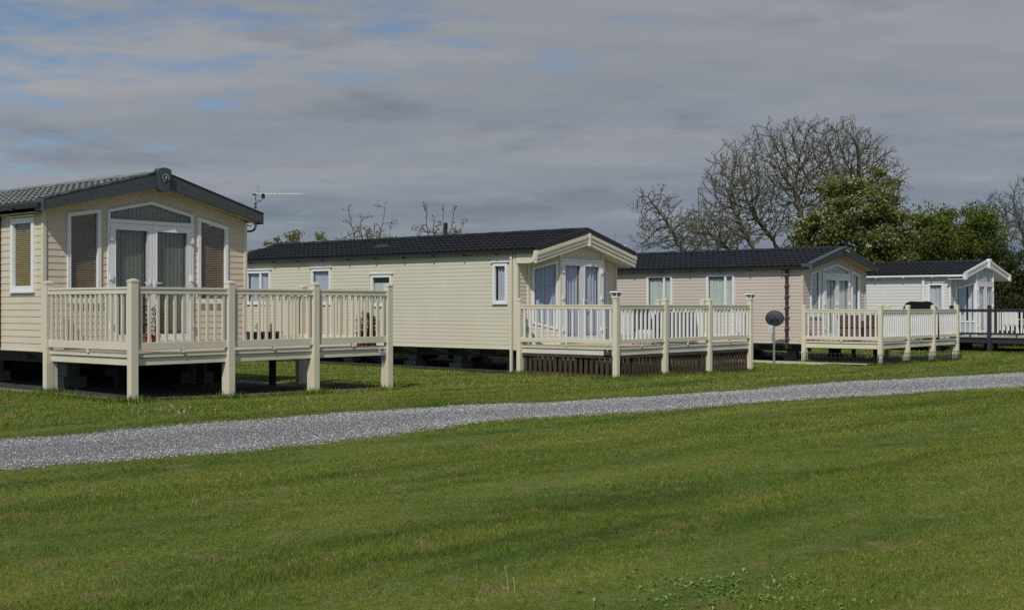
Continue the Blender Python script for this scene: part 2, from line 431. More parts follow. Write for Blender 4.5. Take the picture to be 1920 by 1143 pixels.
# door frame with gable light
fr=[(1.19,.93),(2.98,.93),(2.98,3.31),(2.085,3.51),(1.19,3.31)]; fi=[(1.235,.96),(2.935,.96),(2.935,3.27),(2.085,3.455),(1.235,3.27)]
mb=MB(); ring(mb,PE,fr,fi,0,.04); pbox(mb,PE,1.235,2.935,3.08,3.15,-.02,.036); df=mb.build('door_frame',M['white'],c1); hol1.append(inset(fr,.03))
tp=[(1.235,3.15),(2.935,3.15),(2.935,3.27),(2.085,3.455),(1.235,3.27)]
pane(df,PE,tp,M['glassd'],.0); vblind(df,PE,tp,M['vblind'])
door(c1,PE,1.24,2.083,.965,3.075,back=bk_vb('vblind'),glass='glassd',hinge='lo',handle='hi')
door(c1,PE,2.087,2.93,.965,3.075,back=bk_vb('vblind'),glass='glassd',hinge='hi',handle='lo')
mb=MB(); siding(mb,PE,0,W1,.85,gt1,.115,hol1); mb.build('wall',M['wall1'],c1)
_,h=window(c1,PS,rectp(.28,1.08,1.86,3.12),fw=.09,back=bk_slat('amber'),drip=True)
_,h2=window(c1,PS,rectp(2.6,3.6,1.86,3.12),fw=.09,back=bk_slat('amber'),drip=True)
mb=MB(); siding(mb,PS,0,L1,.85,lambda s:3.2,.115,[h,h2]); mb.build('wall',M['wall1'],c1)
mb=MB(); 
for u in (0,W1): mb.box(u-.03,u+.03,-.03,.03,.85,3.22)
mb.box(.02,W1-.02,-.02,.0,.83,.852); mb.box(-.02,0,.03,L1,.83,.852)
mb.build('corner_trim',M['cream'],c1)
mb=MB(); mb.box(-.07,-.02,1.44,1.5,.6,3.25); mb.build('downpipe',M['pipe'],c1)
# barge boards, soffit, apex cap with emblem
mb=MB(); chevron(mb,W1,.17,(3.215,3.40),(3.76,4.03),0,0,-.33,-.27); bg=mb.build('barge_board',M['barge1'],c1,bevel=.008)
mb=MB()
for s in (-1,1):
    x0=W1/2+s*(W1/2+.19); mb.box(min(x0,x0-s*.02),max(x0,x0-s*.02),-.34,-.05,3.2,3.41)
    # top flashing
    a=(W1/2+s*(W1/2+.19),3.405); b=(W1/2,4.04)
    mb.prism([(a[0],-.345,a[1]),(a[0],-.345,a[1]+.018),(b[0],-.345,b[1]+.018),(b[0],-.345,b[1])],[(a[0],-.2,a[1]),(a[0],-.2,a[1]+.018),(b[0],-.2,b[1]+.018),(b[0],-.2,b[1])])
mb.build('barge_flashing',M['barge1'],bg)
mb=MB()
for s in (-1,1):
    for t in (.2,.42,.65,.85):
        u=W1/2+s*(W1/2+.1)*t; z=3.9-(3.9-3.31)*t
        mb=MB(); mb.bar((u,-.335,z),(u,-.342,z),.022,sides=6); mb.build('barge_screw',M['black'],bg)
mb=MB(); 
for s in (-1,1):
    mb.quad((W1/2,-.28,3.80),(W1/2,.0,3.80),(W1/2+s*(W1/2+.15),.0,3.235),(W1/2+s*(W1/2+.15),-.28,3.235))
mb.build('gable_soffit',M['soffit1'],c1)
def shield(root,u,z0,z1,wt,wb,v,mt):
    n=9; pts=[]
    for i in range(n):
        t=math.pi*(i/(n-1)); pts.append((u+wt*math.cos(t),z1-.06+.06*math.sin(t)))
    for i in range(n):
        t=math.pi+math.pi*i/(n-1); pts.append((u+wb*math.cos(t),z0+.05+.05*math.sin(t)))
    mb=MB(); mb.prism([(a,v,z) for a,z in pts],[(a,v+.14,z) for a,z in pts]); return mb.build('apex_cap',M[mt],root,bevel=.006)
ap=shield(c1,2.1,3.66,4.10,.145,.095,-.42,'barge1')
def emblem(ap,u,z,r,v,backm='black'):
    mb=MB(); 
    pr=[(u+r*math.cos(t*math.pi/12),z+r*math.sin(t*math.pi/12)) for t in range(24)]
    mb.prism([(a,v-.012,b) for a,b in pr],[(a,v,b) for a,b in pr]); mb.build('emblem_disc',M[backm],ap)
    mb=MB(); 
    for t in range(24):
        if t in (18,19,20,21): continue
        a0=t*math.pi/12;a1=(t+1)*math.pi/12
        for ri,ro in ((r*.8,r*.95),):
            q=[(u+ro*math.cos(a0),z+ro*math.sin(a0)),(u+ro*math.cos(a1),z+ro*math.sin(a1)),(u+ri*math.cos(a1),z+ri*math.sin(a1)),(u+ri*math.cos(a0),z+ri*math.sin(a0))]
            mb.prism([(a,v-.02,b) for a,b in q],[(a,v-.012,b) for a,b in q])
    bird=[[(-.62,.02),(-.1,.18),(.25,.5),(.45,.25),(.35,-.1),(.0,-.02)],[(.1,.1),(.5,-.05),(.2,-.35),(-.15,-.75),(-.02,-.4)],[(-.2,.5),(.3,.55),(.62,.2),(.45,.15),(.2,.4)]]
    for b_ in bird:
        q=[(u+a*r*.85,z+b*r*.85) for a,b in b_]
        mb.prism([(a,v-.02,b) for a,b in q],[(a,v-.012,b) for a,b in q])
    mb.build('emblem',M['chrome'],ap)
emblem(ap,2.1,3.915,.075,-.42)
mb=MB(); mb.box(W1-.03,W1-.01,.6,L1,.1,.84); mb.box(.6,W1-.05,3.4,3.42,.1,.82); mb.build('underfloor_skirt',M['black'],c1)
# gable corner pipe at right
mb=MB(); mb.tube([(4.24,.05,3.08),(4.33,.02,3.07),(4.42,0,3.10),(4.46,-.02,3.2)],.022); mb.build('gutter_outlet',M['gutter'],c1)
# aerial
ae=MB(); ae.tube([(4.30,-.2,3.1),(4.30,-.2,3.80)],.014); AE=ae.build('aerial',M['galv'],c1)
# boom points along camera-right direction ~ (local)
bx=Vector((1,0,0)); rl=Matrix.Rotation(-ANG,3,'Z')@bx
def loc(p,dx,dz,dy=0):
    q=Vector(p)+rl*dx+(Matrix.Rotation(-ANG,3,'Z')@Vector((0,1,0)))*dy; return (q.x,q.y,q.z+dz)
B0=(4.30,-.2,3.77)
mb=MB(); mb.bar(loc(B0,-.05,0.03),loc(B0,.93,.03),.022,.014)
for i in range(11):
    x=-.02+i*.09; mb.bar(loc(B0,x,.03,-.13),loc(B0,x,.03,.13),.012,sides=5)
mb.build('aerial_boom',M['alu'],AE)
mb=MB(); mb.bar(loc(B0,-.06,.015),loc(B0,.02,.015),.03); mb.build('aerial_mount',M['black'],AE); mb=MB(); mb.bar(loc(B0,.15,.03),loc(B0,.15,-.06),.05); mb.tube([loc(B0,.15,-.05),loc(B0,.14,-.08),loc(B0,.10,-.11),loc(B0,.05,-.12),loc(B0,0,-.17)],.008)
mb.build('aerial_cable',M['black'],AE)
for z in (-.16,-.22): mb=MB(); mb.bar(loc(B0,0,z),loc(B0,0,z-.03),.035); mb.build('pole_clamp',M['black'],AE)
mb=MB(); mb.tube([loc(B0,.055,-.11),loc(B0,.045,.19)],.006)
for z in (.16,.08,-.015,-.09): mb.bar(loc(B0,-.01,z+.005),loc(B0,.105,z-.005),.007,sides=5)
mb.build('aerial_elements',M['galv'],AE)

# ================================================================== caravan 2 (cream with black roof)
W2,L2=4.28,12.
c2,PS,PE=caravan(2,W2,L2,.53,3.0,'wall2',.098,'long cream caravan with black tiled roof, behind the deck with dark brown skirting','roof2','gutter',3.60,3.03,.08,-.62)
hs=[]
for (a,b,c,d),mu in (((.31,.79,1.68,2.69),()),((4.47,5.28,1.62,2.47),()),((6.96,7.8,1.67,2.69),()),((9.68,10.83,1.68,2.68),(10.15,))):
    bk=bk_cur('curt2',amp=.022,per=.10) if a!=4.47 else None
    o,h=window(c2,PS,rectp(a,b,c,d),fw=.07,mull=mu,back=bk,drip=True); hs.append(h)
    if a==4.47:
        bb=MB(); bb.quad(PS.p(a+.05,c,-.06),PS.p(b-.05,c,-.06),PS.p(b-.05,d-.22,-.06),PS.p(a+.05,d-.22,-.06)); bb.build('roller_blind',M['curt3'],o)
mb=MB(); siding(mb,PS,0,L2,.53,lambda s:3.0,.098,hs,lap=.007); mb.build('wall',M['wall2'],c2)
# bay front
P0,P1,P2,P3=(.42,0),(1.2,-.42),(3.06,-.42),(3.86,0)
def mkpl(a,b):
    d=Vector((b[0]-a[0],b[1]-a[1],0)); l=d.length; d/=l
    return PL(a,(d.x,d.y),(d.y,-d.x)),l
gt2=lambda u: 2.75+.55*(1-abs(u-W2/2)/(W2/2))
PLa,la=mkpl(P0,P1); PLb,lb=mkpl(P1,P2); PLc,lc=mkpl(P2,P3)
mb=MB(); siding(mb,PE,0,.42,.53,gt2,.098,[])
siding(mb,PE,3.86,W2,.53,gt2,2.9,[],lap=0)
ga=lambda s: gt2(.42+(1.2-.42)*s/la); gc=lambda s: gt2(3.06+.8*s/lc); gb=lambda s: gt2(1.2+s)
pa=[(.12,1.16),(la-.06,1.0),(la-.06,2.76),(.12,2.58)]
_,ha=window(c2,PLa,pa,fw=.05,back=bk_cur('curt2',amp=.03,per=.12),sill=False)
siding(mb,PLa,0,la,.53,ga,.098,[ha])
pc=[(.06,1.0),(lc-.1,1.0),(lc-.1,2.52),(.06,2.80)]
_,hc=window(c2,PLc,pc,fw=.05,back=bk_cur('curt2',amp=.01,per=.3),sill=False)
siding(mb,PLc,0,lc,.53,gc,.098,[hc])
fr=rectp(.03,1.83,.66,2.82); siding(mb,PLb,0,lb,.53,gb,5,[inset(fr,.03)],lap=0)
mb.build('wall',M['wall2'],c2)
mb=MB(); ring(mb,PLb,fr,inset(fr,.05),0,.04); mb.build('door_frame',M['white'],c2)
door(c2,PLb,.085,.927,.70,2.765,back=bk_cur('curt2',amp=.03,per=.13),hinge='lo')
door(c2,PLb,.933,1.775,.70,2.765,back=bk_cur('curt2',amp=.03,per=.16,gap=[(.99,1.08)]),hinge='hi',handle='lo')
mb=MB()
for u in (0,W2): mb.box(u-.035,u+.035,-.035,.035,.5,2.7)
for a in (P0,P1,P2,P3): mb.box(a[0]-.03,a[0]+.03,a[1]-.045,a[1]+.02,.5,gt2(a[0])-.02)
mb.box(-.045,-.016,.03,.09,.5,2.98); mb.box(-.016,0,.09,L2,.515,.532)
mb.build('corner_trim',M['trim2'],c2)
mb=MB(); mb.box(-.08,-.02,.12,.18,-.1,3.0); mb.build('downpipe',M['trim2'],c2)
# overhang box
mb=MB(); chevron(mb,W2,.05,(2.97,3.10),(3.46,3.65),0,0,-.66,-.60); bg=mb.build('barge_board',M['black'],c2,bevel=.006)
mb=MB(); mid=W2/2
for s in (-1,1):
    for (z0,z1,v0) in ((.02,.105,-.70),(.11,.2,-.675),(.205,.3,-.65)):
        a=(mid+s*(mid+.04)); prof=[(a,2.97-z0),(a,2.97-z1),(mid,3.50-z1),(mid,3.50-z0)]
        mb.prism([(x,v0,z) for x,z in prof],[(x,-.58,z) for x,z in prof])
    # side box with rounded nose
    x0=mid+s*(mid+.055); x1=mid+s*(mid-.02)
    q=[(-.0,2.68),(-.42,2.67),(-.55,2.70),(-.64,2.78),(-.68,2.9),(-.69,2.985),(0,2.985)]
    mb.prism([(x0,v,z) for v,z in q],[(x1,v,z) for v,z in q])
    mb.quad((mid,-.6,3.22),(mid,0,3.30),(mid+s*(mid),0,2.76),(mid+s*mid,-.6,2.69))
mb.box(mid-.025,mid+.025,-.72,-.6,3.17,3.5)
mb.build('gable_box',M['trim2'],c2)
mb=MB(); mb.lathe([(.05,3.5),(.05,3.85),(.075,3.86),(.075,3.88),(.05,3.89),(.06,3.96),(.06,4.0),(.03,4.01)],(2.14,4.45,0),10); mb.build('flue',M['black'],c2)
mb=MB(); a=5.9
for i in range(3): mb.box(.95-.0+.03*i,1.3-.03*i,a-.3+.05*i,a+.3-.05*i,3.27+.03*i,3.33+.03*i)
mb.build('roof_vent',M['barge1'],c2)
for vv in (10.3,7.4,1.6): mb=MB(); mb.box(-.03,-.008,vv,vv+.2,2.90,2.925); mb.build('wall_vent',M['soffit1'],c2)
# little aerial on the far eave
mb=MB(); mb.tube([(W2+.06,-.3,2.95),(W2+.06,-.3,3.30)],.012); q=W(2,W2,-.3); 
mb.bar((W2+.06,-.3,3.28),loc((W2+.06,-.3,3.28),-.32,.0),.05,.03); A2=mb.build('aerial',M['white'],c2)
mb=MB(); mb.tube([loc((W2+.06,-.3,3.28),-.27,0),loc((W2+.06,-.3,3.28),-.28,.42)],.006); mb.build('aerial_rod',M['galv'],A2)

# ================================================================== caravan 3 (pinkish beige)
W3,L3=4.57,11.
c3,PS,PE=caravan(3,W3,L3,.45,2.75,'wall3',.105,'pinkish beige caravan with slate roof, third along, behind the satellite dish','roof3','gutter',3.47,2.84,.12,-.35)
hs=[]
for a,b in ((2.36,3.38),(4.68,5.69)):
    _,h=window(c3,PS,rectp(a,b,1.52,2.62),fw=.07,mull=(a+.32,),back=bk_cur('curt3',amp=.012,per=.09,scallop=True),sill=True); hs.append(h)
mb=MB(); siding(mb,PS,0,L3,.45,lambda s:2.75,.105,hs); mb.build('wall',M['wall3'],c3)
gt3=lambda s: 2.78+.52*(1-abs(s-W3/2)/(W3/2)); hs=[]
_,h=window(c3,PE,[(.51,1.3),(1.18,1.3),(1.18,2.77),(.51,2.64)],fw=.07,back=bk_cur('curt3',amp=.02,per=.12)); hs.append(h)
_,h=window(c3,PE,[(3.5,1.3),(4.12,1.3),(4.12,2.64),(3.5,2.78)],fw=.07,back=bk_cur('curt3',amp=.012,per=.2)); hs.append(h)
fr=[(1.36,.56),(3.34,.56),(3.34,2.78),(2.35,2.97),(1.36,2.78)]; fi=[(1.42,.6),(3.28,.6),(3.28,2.73),(2.35,2.905),(1.42,2.73)]; hs.append(inset(fr,.03))
mb=MB(); ring(mb,PE,fr,fi,0,.04); pbox(mb,PE,1.42,3.28,2.57,2.65,-.02,.036); df=mb.build('door_frame',M['white'],c3)
tp=[(1.42,2.65),(3.28,2.65),(3.28,2.73),(2.35,2.905),(1.42,2.73)]; pane(df,PE,tp,M['glass'],0); curtain(df,PE,tp,M['curt3'],amp=.01)
door(c3,PE,1.43,2.348,.61,2.565,back=bk_cur('curt3',amp=.025,per=.12,gap=[(2.02,2.1)]),hinge='lo',handle='hi',st=.12)
door(c3,PE,2.352,3.27,.61,2.565,back=bk_cur('curt3',amp=.03,per=.16),hinge='hi',handle='lo',st=.12)
mb=MB(); siding(mb,PE,0,W3,.45,gt3,.105,hs); mb.build('wall',M['wall3'],c3)
mb=MB()
for u in (0,W3): mb.box(u-.035,u+.035,-.035,.035,.43,2.78)
mb.build('corner_trim',M['wall3'],c3)
mb=MB(); mb.box(-.085,-.02,.455,.545,.3,2.76); dp=mb.build('downpipe',M['pipe'],c3)
mb=MB()
for z in np.arange(.6,2.7,.33): mb=MB(); mb.box(-.092,-.015,.42,.58,z,z+.018); mb.build('pipe_clip',M['galv'],dp)
mb=MB(); chevron(mb,W3,.14,(2.73,2.88),(3.22,3.47),0,0,-.38,-.32); bg=mb.build('barge_board',M['barge3'],c3,bevel=.008)
mb=MB(); mid=W3/2
for s in (-1,1):
    a=(mid+s*(mid+.16),2.885); b=(mid,3.48)
    mb.prism([(a[0],-.39,a[1]),(a[0],-.39,a[1]+.03),(b[0],-.39,b[1]+.03),(b[0],-.39,b[1])],[(a[0],-.2,a[1]),(a[0],-.2,a[1]+.03),(b[0],-.2,b[1]+.03),(b[0],-.2,b[1])])
    mb.box(min(mid+s*(mid+.14),mid+s*(mid+.16)),max(mid+s*(mid+.14),mid+s*(mid+.16)),-.39,-.05,2.72,2.9)
mb.build('barge_flashing',mat('slate_flashing',(.07,.09,.095),.4,.08),bg)
mb=MB()
for s in (-1,1): mb.quad((mid,-.33,3.29),(mid,.0,3.29),(mid+s*(mid+.12),.0,2.76),(mid+s*(mid+.12),-.33,2.76))
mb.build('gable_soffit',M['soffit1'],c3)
ap=shield(c3,mid,3.18,3.50,.13,.1,-.44,'barge3'); emblem(ap,mid,3.36,.07,-.44,'barge3')

# ================================================================== caravan 4 (pale green-grey, white gable)
W4,L4=4.6,11.
c4,PS,PE=caravan(4,W4,L4,.42,2.68,'wall4',.12,'pale green-grey caravan with white gutter and white stepped gable, farthest to the right','roof3','white',3.33,2.80,.14,-.6)
_,h=window(c4,PS,rectp(.22,.84,1.4,2.48),fw=.09,back=bk_cur('curt4',amp=.02,per=.12,scallop=True),drip=True)
mb=MB(); siding(mb,PS,0,L4,.42,lambda s:2.68,.12,[h]); mb.build('wall',M['wall4'],c4)
Q0,Q1,Q2,Q3=(.45,0),(1.35,-.5),(3.2,-.5),(4.1,0)
gt4=lambda u: 2.62+.55*(1-abs(u-W4/2)/(W4/2))
PLa,la=mkpl(Q0,Q1); PLb,lb=mkpl(Q1,Q2); PLc,lc=mkpl(Q2,Q3)
greyw=sidingmat('vinyl_blue_grey',(.40,.45,.47),(.9,.9,.9))
mb=MB(); siding(mb,PE,0,.45,.42,gt4,.12,[]); siding(mb,PE,4.1,W4,.42,gt4,.12,[])
pa=[(.06,1.0),(la-.06,1.0),(la-.06,2.50),(.06,2.30)]
_,ha=window(c4,PLa,pa,fw=.06,back=bk_cur('curt4',amp=.03,per=.14,gap=[(.2,.26),(.6,.7)]),sill=False)
siding(mb,PLa,0,la,.42,lambda s:gt4(.45+.9*s/la),.12,[ha])
siding(mb,PLc,0,lc,.42,lambda s:gt4(3.2+.9*s/lc),.12,[])
fr=rectp(.03,lb-.03,.52,2.55); siding(mb,PLb,0,lb,.42,lambda s:gt4(1.35+s),.12,[inset(fr,.03)])
mb.build('wall',greyw,c4)
mb=MB(); ring(mb,PLb,fr,inset(fr,.05),0,.04); mb.build('door_frame',M['white'],c4)
door(c4,PLb,.085,lb/2-.003,.57,2.49,back=bk_cur('curt4',amp=.03,per=.14),hinge='lo',st=.12)
door(c4,PLb,lb/2+.003,lb-.085,.57,2.49,back=bk_cur('curt4',amp=.03,per=.18),hinge='hi',st=.12)
mb=MB()
for u in (0,W4): mb.box(u-.035,u+.035,-.035,.035,.4,2.66)
for a in (Q0,Q1,Q2,Q3): mb.box(a[0]-.03,a[0]+.03,a[1]-.045,a[1]+.02,.4,gt4(a[0])-.05)
mb.build('corner_trim',M['white'],c4)
mb=MB(); mb.box(-.1,-.02,.93,1.03,.2,2.72); mb.build('downpipe',M['white'],c4)
mb=MB(); chevron(mb,W4,.25,(2.60,2.80),(3.12,3.37),0,0,-.62,-.56); mid=W4/2
for s in (-1,1):
    a=mid+s*(mid+.27)
    for z0,z1,v0 in ((.0,.07,-.68),(-.17,-.10,-.65)):
        prof=[(a,2.77+z0),(a,2.77+z1),(mid,3.33+z1),(mid,3.33+z0)]
        mb.prism([(x,v0,z) for x,z in prof],[(x,-.6,z) for x,z in prof])
    q=[(a,2.58),(a-s*.22,2.62),(a-s*.22,2.86),(a,2.84)]
    mb.prism([(x,-.69,z) for x,z in q],[(x,-.6,z) for x,z in q])
    mb.quad((mid,-.56,3.14),(mid,0,3.14),(a,0,2.60),(a,-.56,2.60))
bg=mb.build('barge_board',M['white'],c4)
ap=shield(c4,mid,3.03,3.42,.13,.11,-.74,'white')
mb=MB(); q=[(mid-.01,3.12),(mid+.03,3.16),(mid+.045,3.32),(mid+.0,3.27)]
mb.prism([(x,-.75,z) for x,z in q],[(x,-.74,z) for x,z in q]); mb.build('emblem',M['dark'],ap)

# ------------------------------------------------------------------ block piers
def pier(k,u,v,top,first=[None]):
    p=W(k,u,v); g=gzf(p.x,p.y)
    o=thing('block_pier','grey concrete blocks stacked under the floor of a static caravan','block pier',(p.x,p.y,g),ANG,'concrete block piers under the caravans')
    n=max(1,int((top-g)/.225)); 
    if n==1: n=2
    for i in range(n):
        mb=MB(); w=.22 if i%2 else .24; h=(top-g)/n
        if i==n-1 and i: mb.box(-.12,.12,-.15,.15,i*h,(i+1)*h)
        else: mb.box(-.22,.22,-.22,-.005,i*h,(i+1)*h-.004); mb.box(-.22,.22,.005,.22,i*h,(i+1)*h-.004)
        mb.build('concrete_block',M['block'],o)
    return o
pl_=[]
for k,Wk,zb,vs in ((1,W1,.81,(.5,3.2,6)),(2,W2,.49,(.55,2.6,4.3,6.8,9.5)),(3,W3,.41,(.7,3.6,6.5)),(4,W4,.38,(.8,4,8))):
    for v in vs:
        for u in (.75,Wk-.75):
            o=pier(k,u,v,zb-.22); who={1:'beige lichen-roofed',2:'cream',3:'pinkish beige',4:'pale green-grey'}[k]
            o['label']='grey concrete block stack under the %s caravan, %s side'%(who,'near' if u<1 else 'far'); o['group']='concrete block piers, %s side of the %s caravan'%('near' if u<1 else 'far',who)

# ------------------------------------------------------------------ decks
BAL={}
def deck(k,label,D,posts_front,umax,vb,Wk,zt,zf0,zf1,zr,zb0,zb1,pm,bm,fm,vL0,pitch=.155,skirt=False,caplamps=(),posts_left=(),closed=True,top=2.03):
    root=thing('veranda_deck',label,'deck',(ORG[k][0],ORG[k][1],0),ANG,'raised decks in front of the caravans')
    u0=-.1
    mb=MB(); n=int((umax-u0)/.145)
    # deck boards along v
    for i in range(n):
        a=u0+(umax-u0)*i/n+.003; b=u0+(umax-u0)*(i+1)/n-.003
        v1=-.03 if b<Wk+.06 else vb
        mb.box(a,b,-D+.02,v1,zt-.03,zt)
    fl=mb.build('floor',M['deckfloor'],root)
    mb=MB()
    def fas(a,b,name='fascia'):
        a=Vector((*a,0));b=Vector((*b,0)); d=(b-a).normalized(); nn=Vector((-d.y,d.x,0)); a+=nn*.045; b+=nn*.045
        m=MB(); 
        m.bar((a.x,a.y,(zf0+zf1)/2-.01),(b.x,b.y,(zf0+zf1)/2-.01),.03,zf1-zf0-.05)
        o=m.build(name,M[fm],root)
        m=MB(); m.bar((a.x,a.y,zf1-.005),(b.x,b.y,zf1-.005),.085,.035); m.build('nosing',M[pm],o)
    cor=(u0,-D); 
    fas((u0,vL0),cor); fas(cor,(umax,-D)); fas((umax,-D),(umax,vb)); fas((umax,vb),(Wk+.06,vb))
    # joists
    for v in np.arange(-D+.45,vb if vb>0 else 0,.5):
        mb.box(u0+.05 if v<-.05 else Wk+.1,umax-.05,v-.02,v+.02,zf0+.02,zt-.032)
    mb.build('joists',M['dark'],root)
    # posts
    def post(u,v,inx,iny,full=True,lamp=False,m=pm):
        p=W(k,u,v); g=gzf(p.x,p.y)-.03
        mb=MB(); w=.06; mb.box(u-w,u+w,v-w,v+w,g,top-.03)
        if inx or iny:
            e=.08; zt_=zf0-.005; ch=.0
            if iny: mb.prism([(u-w+.004,v+w,g),(u-w+.004,v+w+e*iny,g),(u-w+.004,v+w+e*iny,zt_-ch),(u-w+.004,v+w,zt_)],[(u+w-.004,v+w,g),(u+w-.004,v+w+e*iny,g),(u+w-.004,v+w+e*iny,zt_-ch),(u+w-.004,v+w,zt_)])
            if inx: mb.prism([(u+w*inx,v-w+.004,g),(u+(w+e)*inx,v-w+.004,g),(u+(w+e)*inx,v-w+.004,zt_-ch),(u+w*inx,v-w+.004,zt_)],[(u+w*inx,v+w-.004,g),(u+(w+e)*inx,v+w-.004,g),(u+(w+e)*inx,v+w-.004,zt_-ch),(u+w*inx,v+w-.004,zt_)])
        o=mb.build('post',M[m],root)
        c=MB(); q=.067; c.box(u-q,u+q,v-q,v+q,top-.03,top)
        c.prism([(u-q,v-q,top),(u+q,v-q,top),(u+q,v+q,top),(u-q,v+q,top)],[(u-.02,v-.02,top+.025),(u+.02,v-.02,top+.025),(u+.02,v+.02,top+.025),(u-.02,v+.02,top+.025)])
        c.build('post_cap',M[m],o); return (u,v)
    L=[(u0,vL0)]+[(u0,v) for v in posts_left]
    for p in L: post(*p,1,0)
    post(*cor,0,0)
    Fp=[(u,-D) for u in posts_front]
    for p in Fp[:-1]: post(*p,0,1)
    post(*Fp[-1],0,1)
    Rp=[]; nr=max(1,round((vb+D)/1.9))
    for i in range(1,nr+1): Rp.append((umax,-D+(vb+D)*i/nr))
    for p in Rp: post(*p,-1,0)
    # hidden supports
    for u in np.arange(1.2,umax-.5,1.7):
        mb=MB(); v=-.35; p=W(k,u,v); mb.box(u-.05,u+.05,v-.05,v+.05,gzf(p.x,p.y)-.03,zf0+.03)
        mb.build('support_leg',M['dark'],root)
    # railings
    bal=MB(); h=.0195 if k==1 else .022; bal.box(-h,h,-h,h,zb1-.01,zr-.105); bme=bal.mesh('baluster',M[bm])
    def rail(a,b,last_off=.06):
        A=Vector((*a,0));B=Vector((*b,0)); d=(B-A); l=d.length; d/=l
        a_=A+d*.06; b_=B-d*.06
        m=MB(); m.bar((a_.x,a_.y,zr-.018),(b_.x,b_.y,zr-.018),.075,.036); m.bar((a_.x,a_.y,zr-.055),(b_.x,b_.y,zr-.055),.05,.035)
        m.bar((a_.x,a_.y,zr-.09),(b_.x,b_.y,zr-.09),.06,.036)
        m2=MB(); m2.bar((a_.x,a_.y,(zb0+zb1)/2),(b_.x,b_.y,(zb0+zb1)/2),.045,zb1-zb0)
        c=(A+B)/2; m2.box(c.x-.025,c.x+.025,c.y-.025,c.y+.025,zt,zb0+.01)
        for q,s in ((a_,1),(b_,-1)):
            e=q+d*s*.02
            m2.bar((q.x,q.y,(zb0+zb1)/2),(e.x,e.y,(zb0+zb1)/2),.075,.13); m.bar((q.x,q.y,zr-.05),(e.x,e.y,zr-.05),.075,.11)
        o=m.build('railing',M[pm],root,bevel=.004); m2.build('bottom_rail',M[pm],o,bevel=.004)
        n=int(round((l-.12)/pitch))
        for i in range(n):
            q=a_+d*((l-.12)*(i+.5)/n); b_o=bpy.data.objects.new('baluster',bme); COL.objects.link(b_o); b_o.parent=o; b_o.location=(q.x,q.y,0)
        return o
    seq=L+[cor]
    for a,b in zip(seq[:-1],seq[1:]): rail(a,b)
    seq=[cor]+Fp
    for a,b in zip(seq[:-1],seq[1:]): rail(a,b)
    seq=[Fp[-1]]+Rp
    for a,b in zip(seq[:-1],seq[1:]): rail(a,b)
    if umax-Wk>.5: rail(Rp[-1],(Wk+.02,vb))
    if skirt:
        pk=MB(); hgt=zf0-(-.16)
        def sk(a,b):
            A=Vector((*a,0));B=Vector((*b,0)); d=(B-A); l=d.length; d/=l; nn=Vector((-d.y,d.x,0))
            m=MB(); pa=W(k,A.x,A.y); pb=W(k,B.x,B.y); ga=gzf(pa.x,pa.y); gb_=gzf(pb.x,pb.y)
            a_=A+d*.06+nn*.03; b_=B-d*.06+nn*.03
            m.bar((a_.x,a_.y,ga+.035),(b_.x,b_.y,gb_+.035),.04,.11); m.bar((a_.x,a_.y,zf0-.03),(b_.x,b_.y,zf0-.03),.03,.06)
            o=m.build('skirting',M['brownwood'],root)
            n=int((l-.12)/.155)
            me=MB(); me.box(-.045,.045,-.014,.014,-.15,zf0); me=me.mesh('picket',M['brownwood'])
            ang=math.atan2(d.y,d.x)
            for i in range(n):
                q=a_+d*((l-.12)*(i+.5)/n)+nn*.03; x=bpy.data.objects.new('picket',me); COL.objects.link(x); x.parent=o; x.location=(q.x,q.y,0); x.rotation_euler=(R.uniform(-.02,.02),0,ang+R.uniform(-.1,.1))
        sk((u0,vL0),cor); seq=[cor]+Fp
        for a,b in zip(seq[:-1],seq[1:]): sk(a,b)
    return root
d1=deck(1,'cream deck with cream balusters at the beige lichen-roofed caravan, nearest deck',2.82,(1.72,3.55,5.36),5.36,-.36,W1,.86,.67,.83,1.9,.92,1.04,'cream','cream','cream',-.32,.150,top=2.0)
d2=deck(2,'cream deck with white balusters and dark brown picket skirting at the cream caravan',3.09,(2.0,4.12,6.30),6.30,-.1,W2,.63,.43,.60,1.64,.72,.82,'cream2','whitep','greyfascia',-.17,.185,skirt=True,top=1.77)
d3=deck(3,'cream deck with white balusters and hooped black edging at the pinkish beige caravan',2.52,(1.95,4.04,6.13),6.13,-.15,W3,.54,.33,.52,1.51,.60,.70,'cream2','whitep','cream2',-.1,.165,top=1.62)
d4=deck(4,'charcoal-framed deck with white balusters at the pale green-grey caravan, far right',3.4,(2.4,4.9),4.9,-.1,W4,.50,.25,.45,1.5,.56,.64,'black_upvc','whitep','black_upvc',-.1,.17,posts_left=(-1.47,),top=1.62)

def local_thing(name,label,cat,k,u,v,z,rz=0,group=None):
    p=W(k,u,v); return thing(name,label,cat,(p.x,p.y,z),ANG+rz,group)
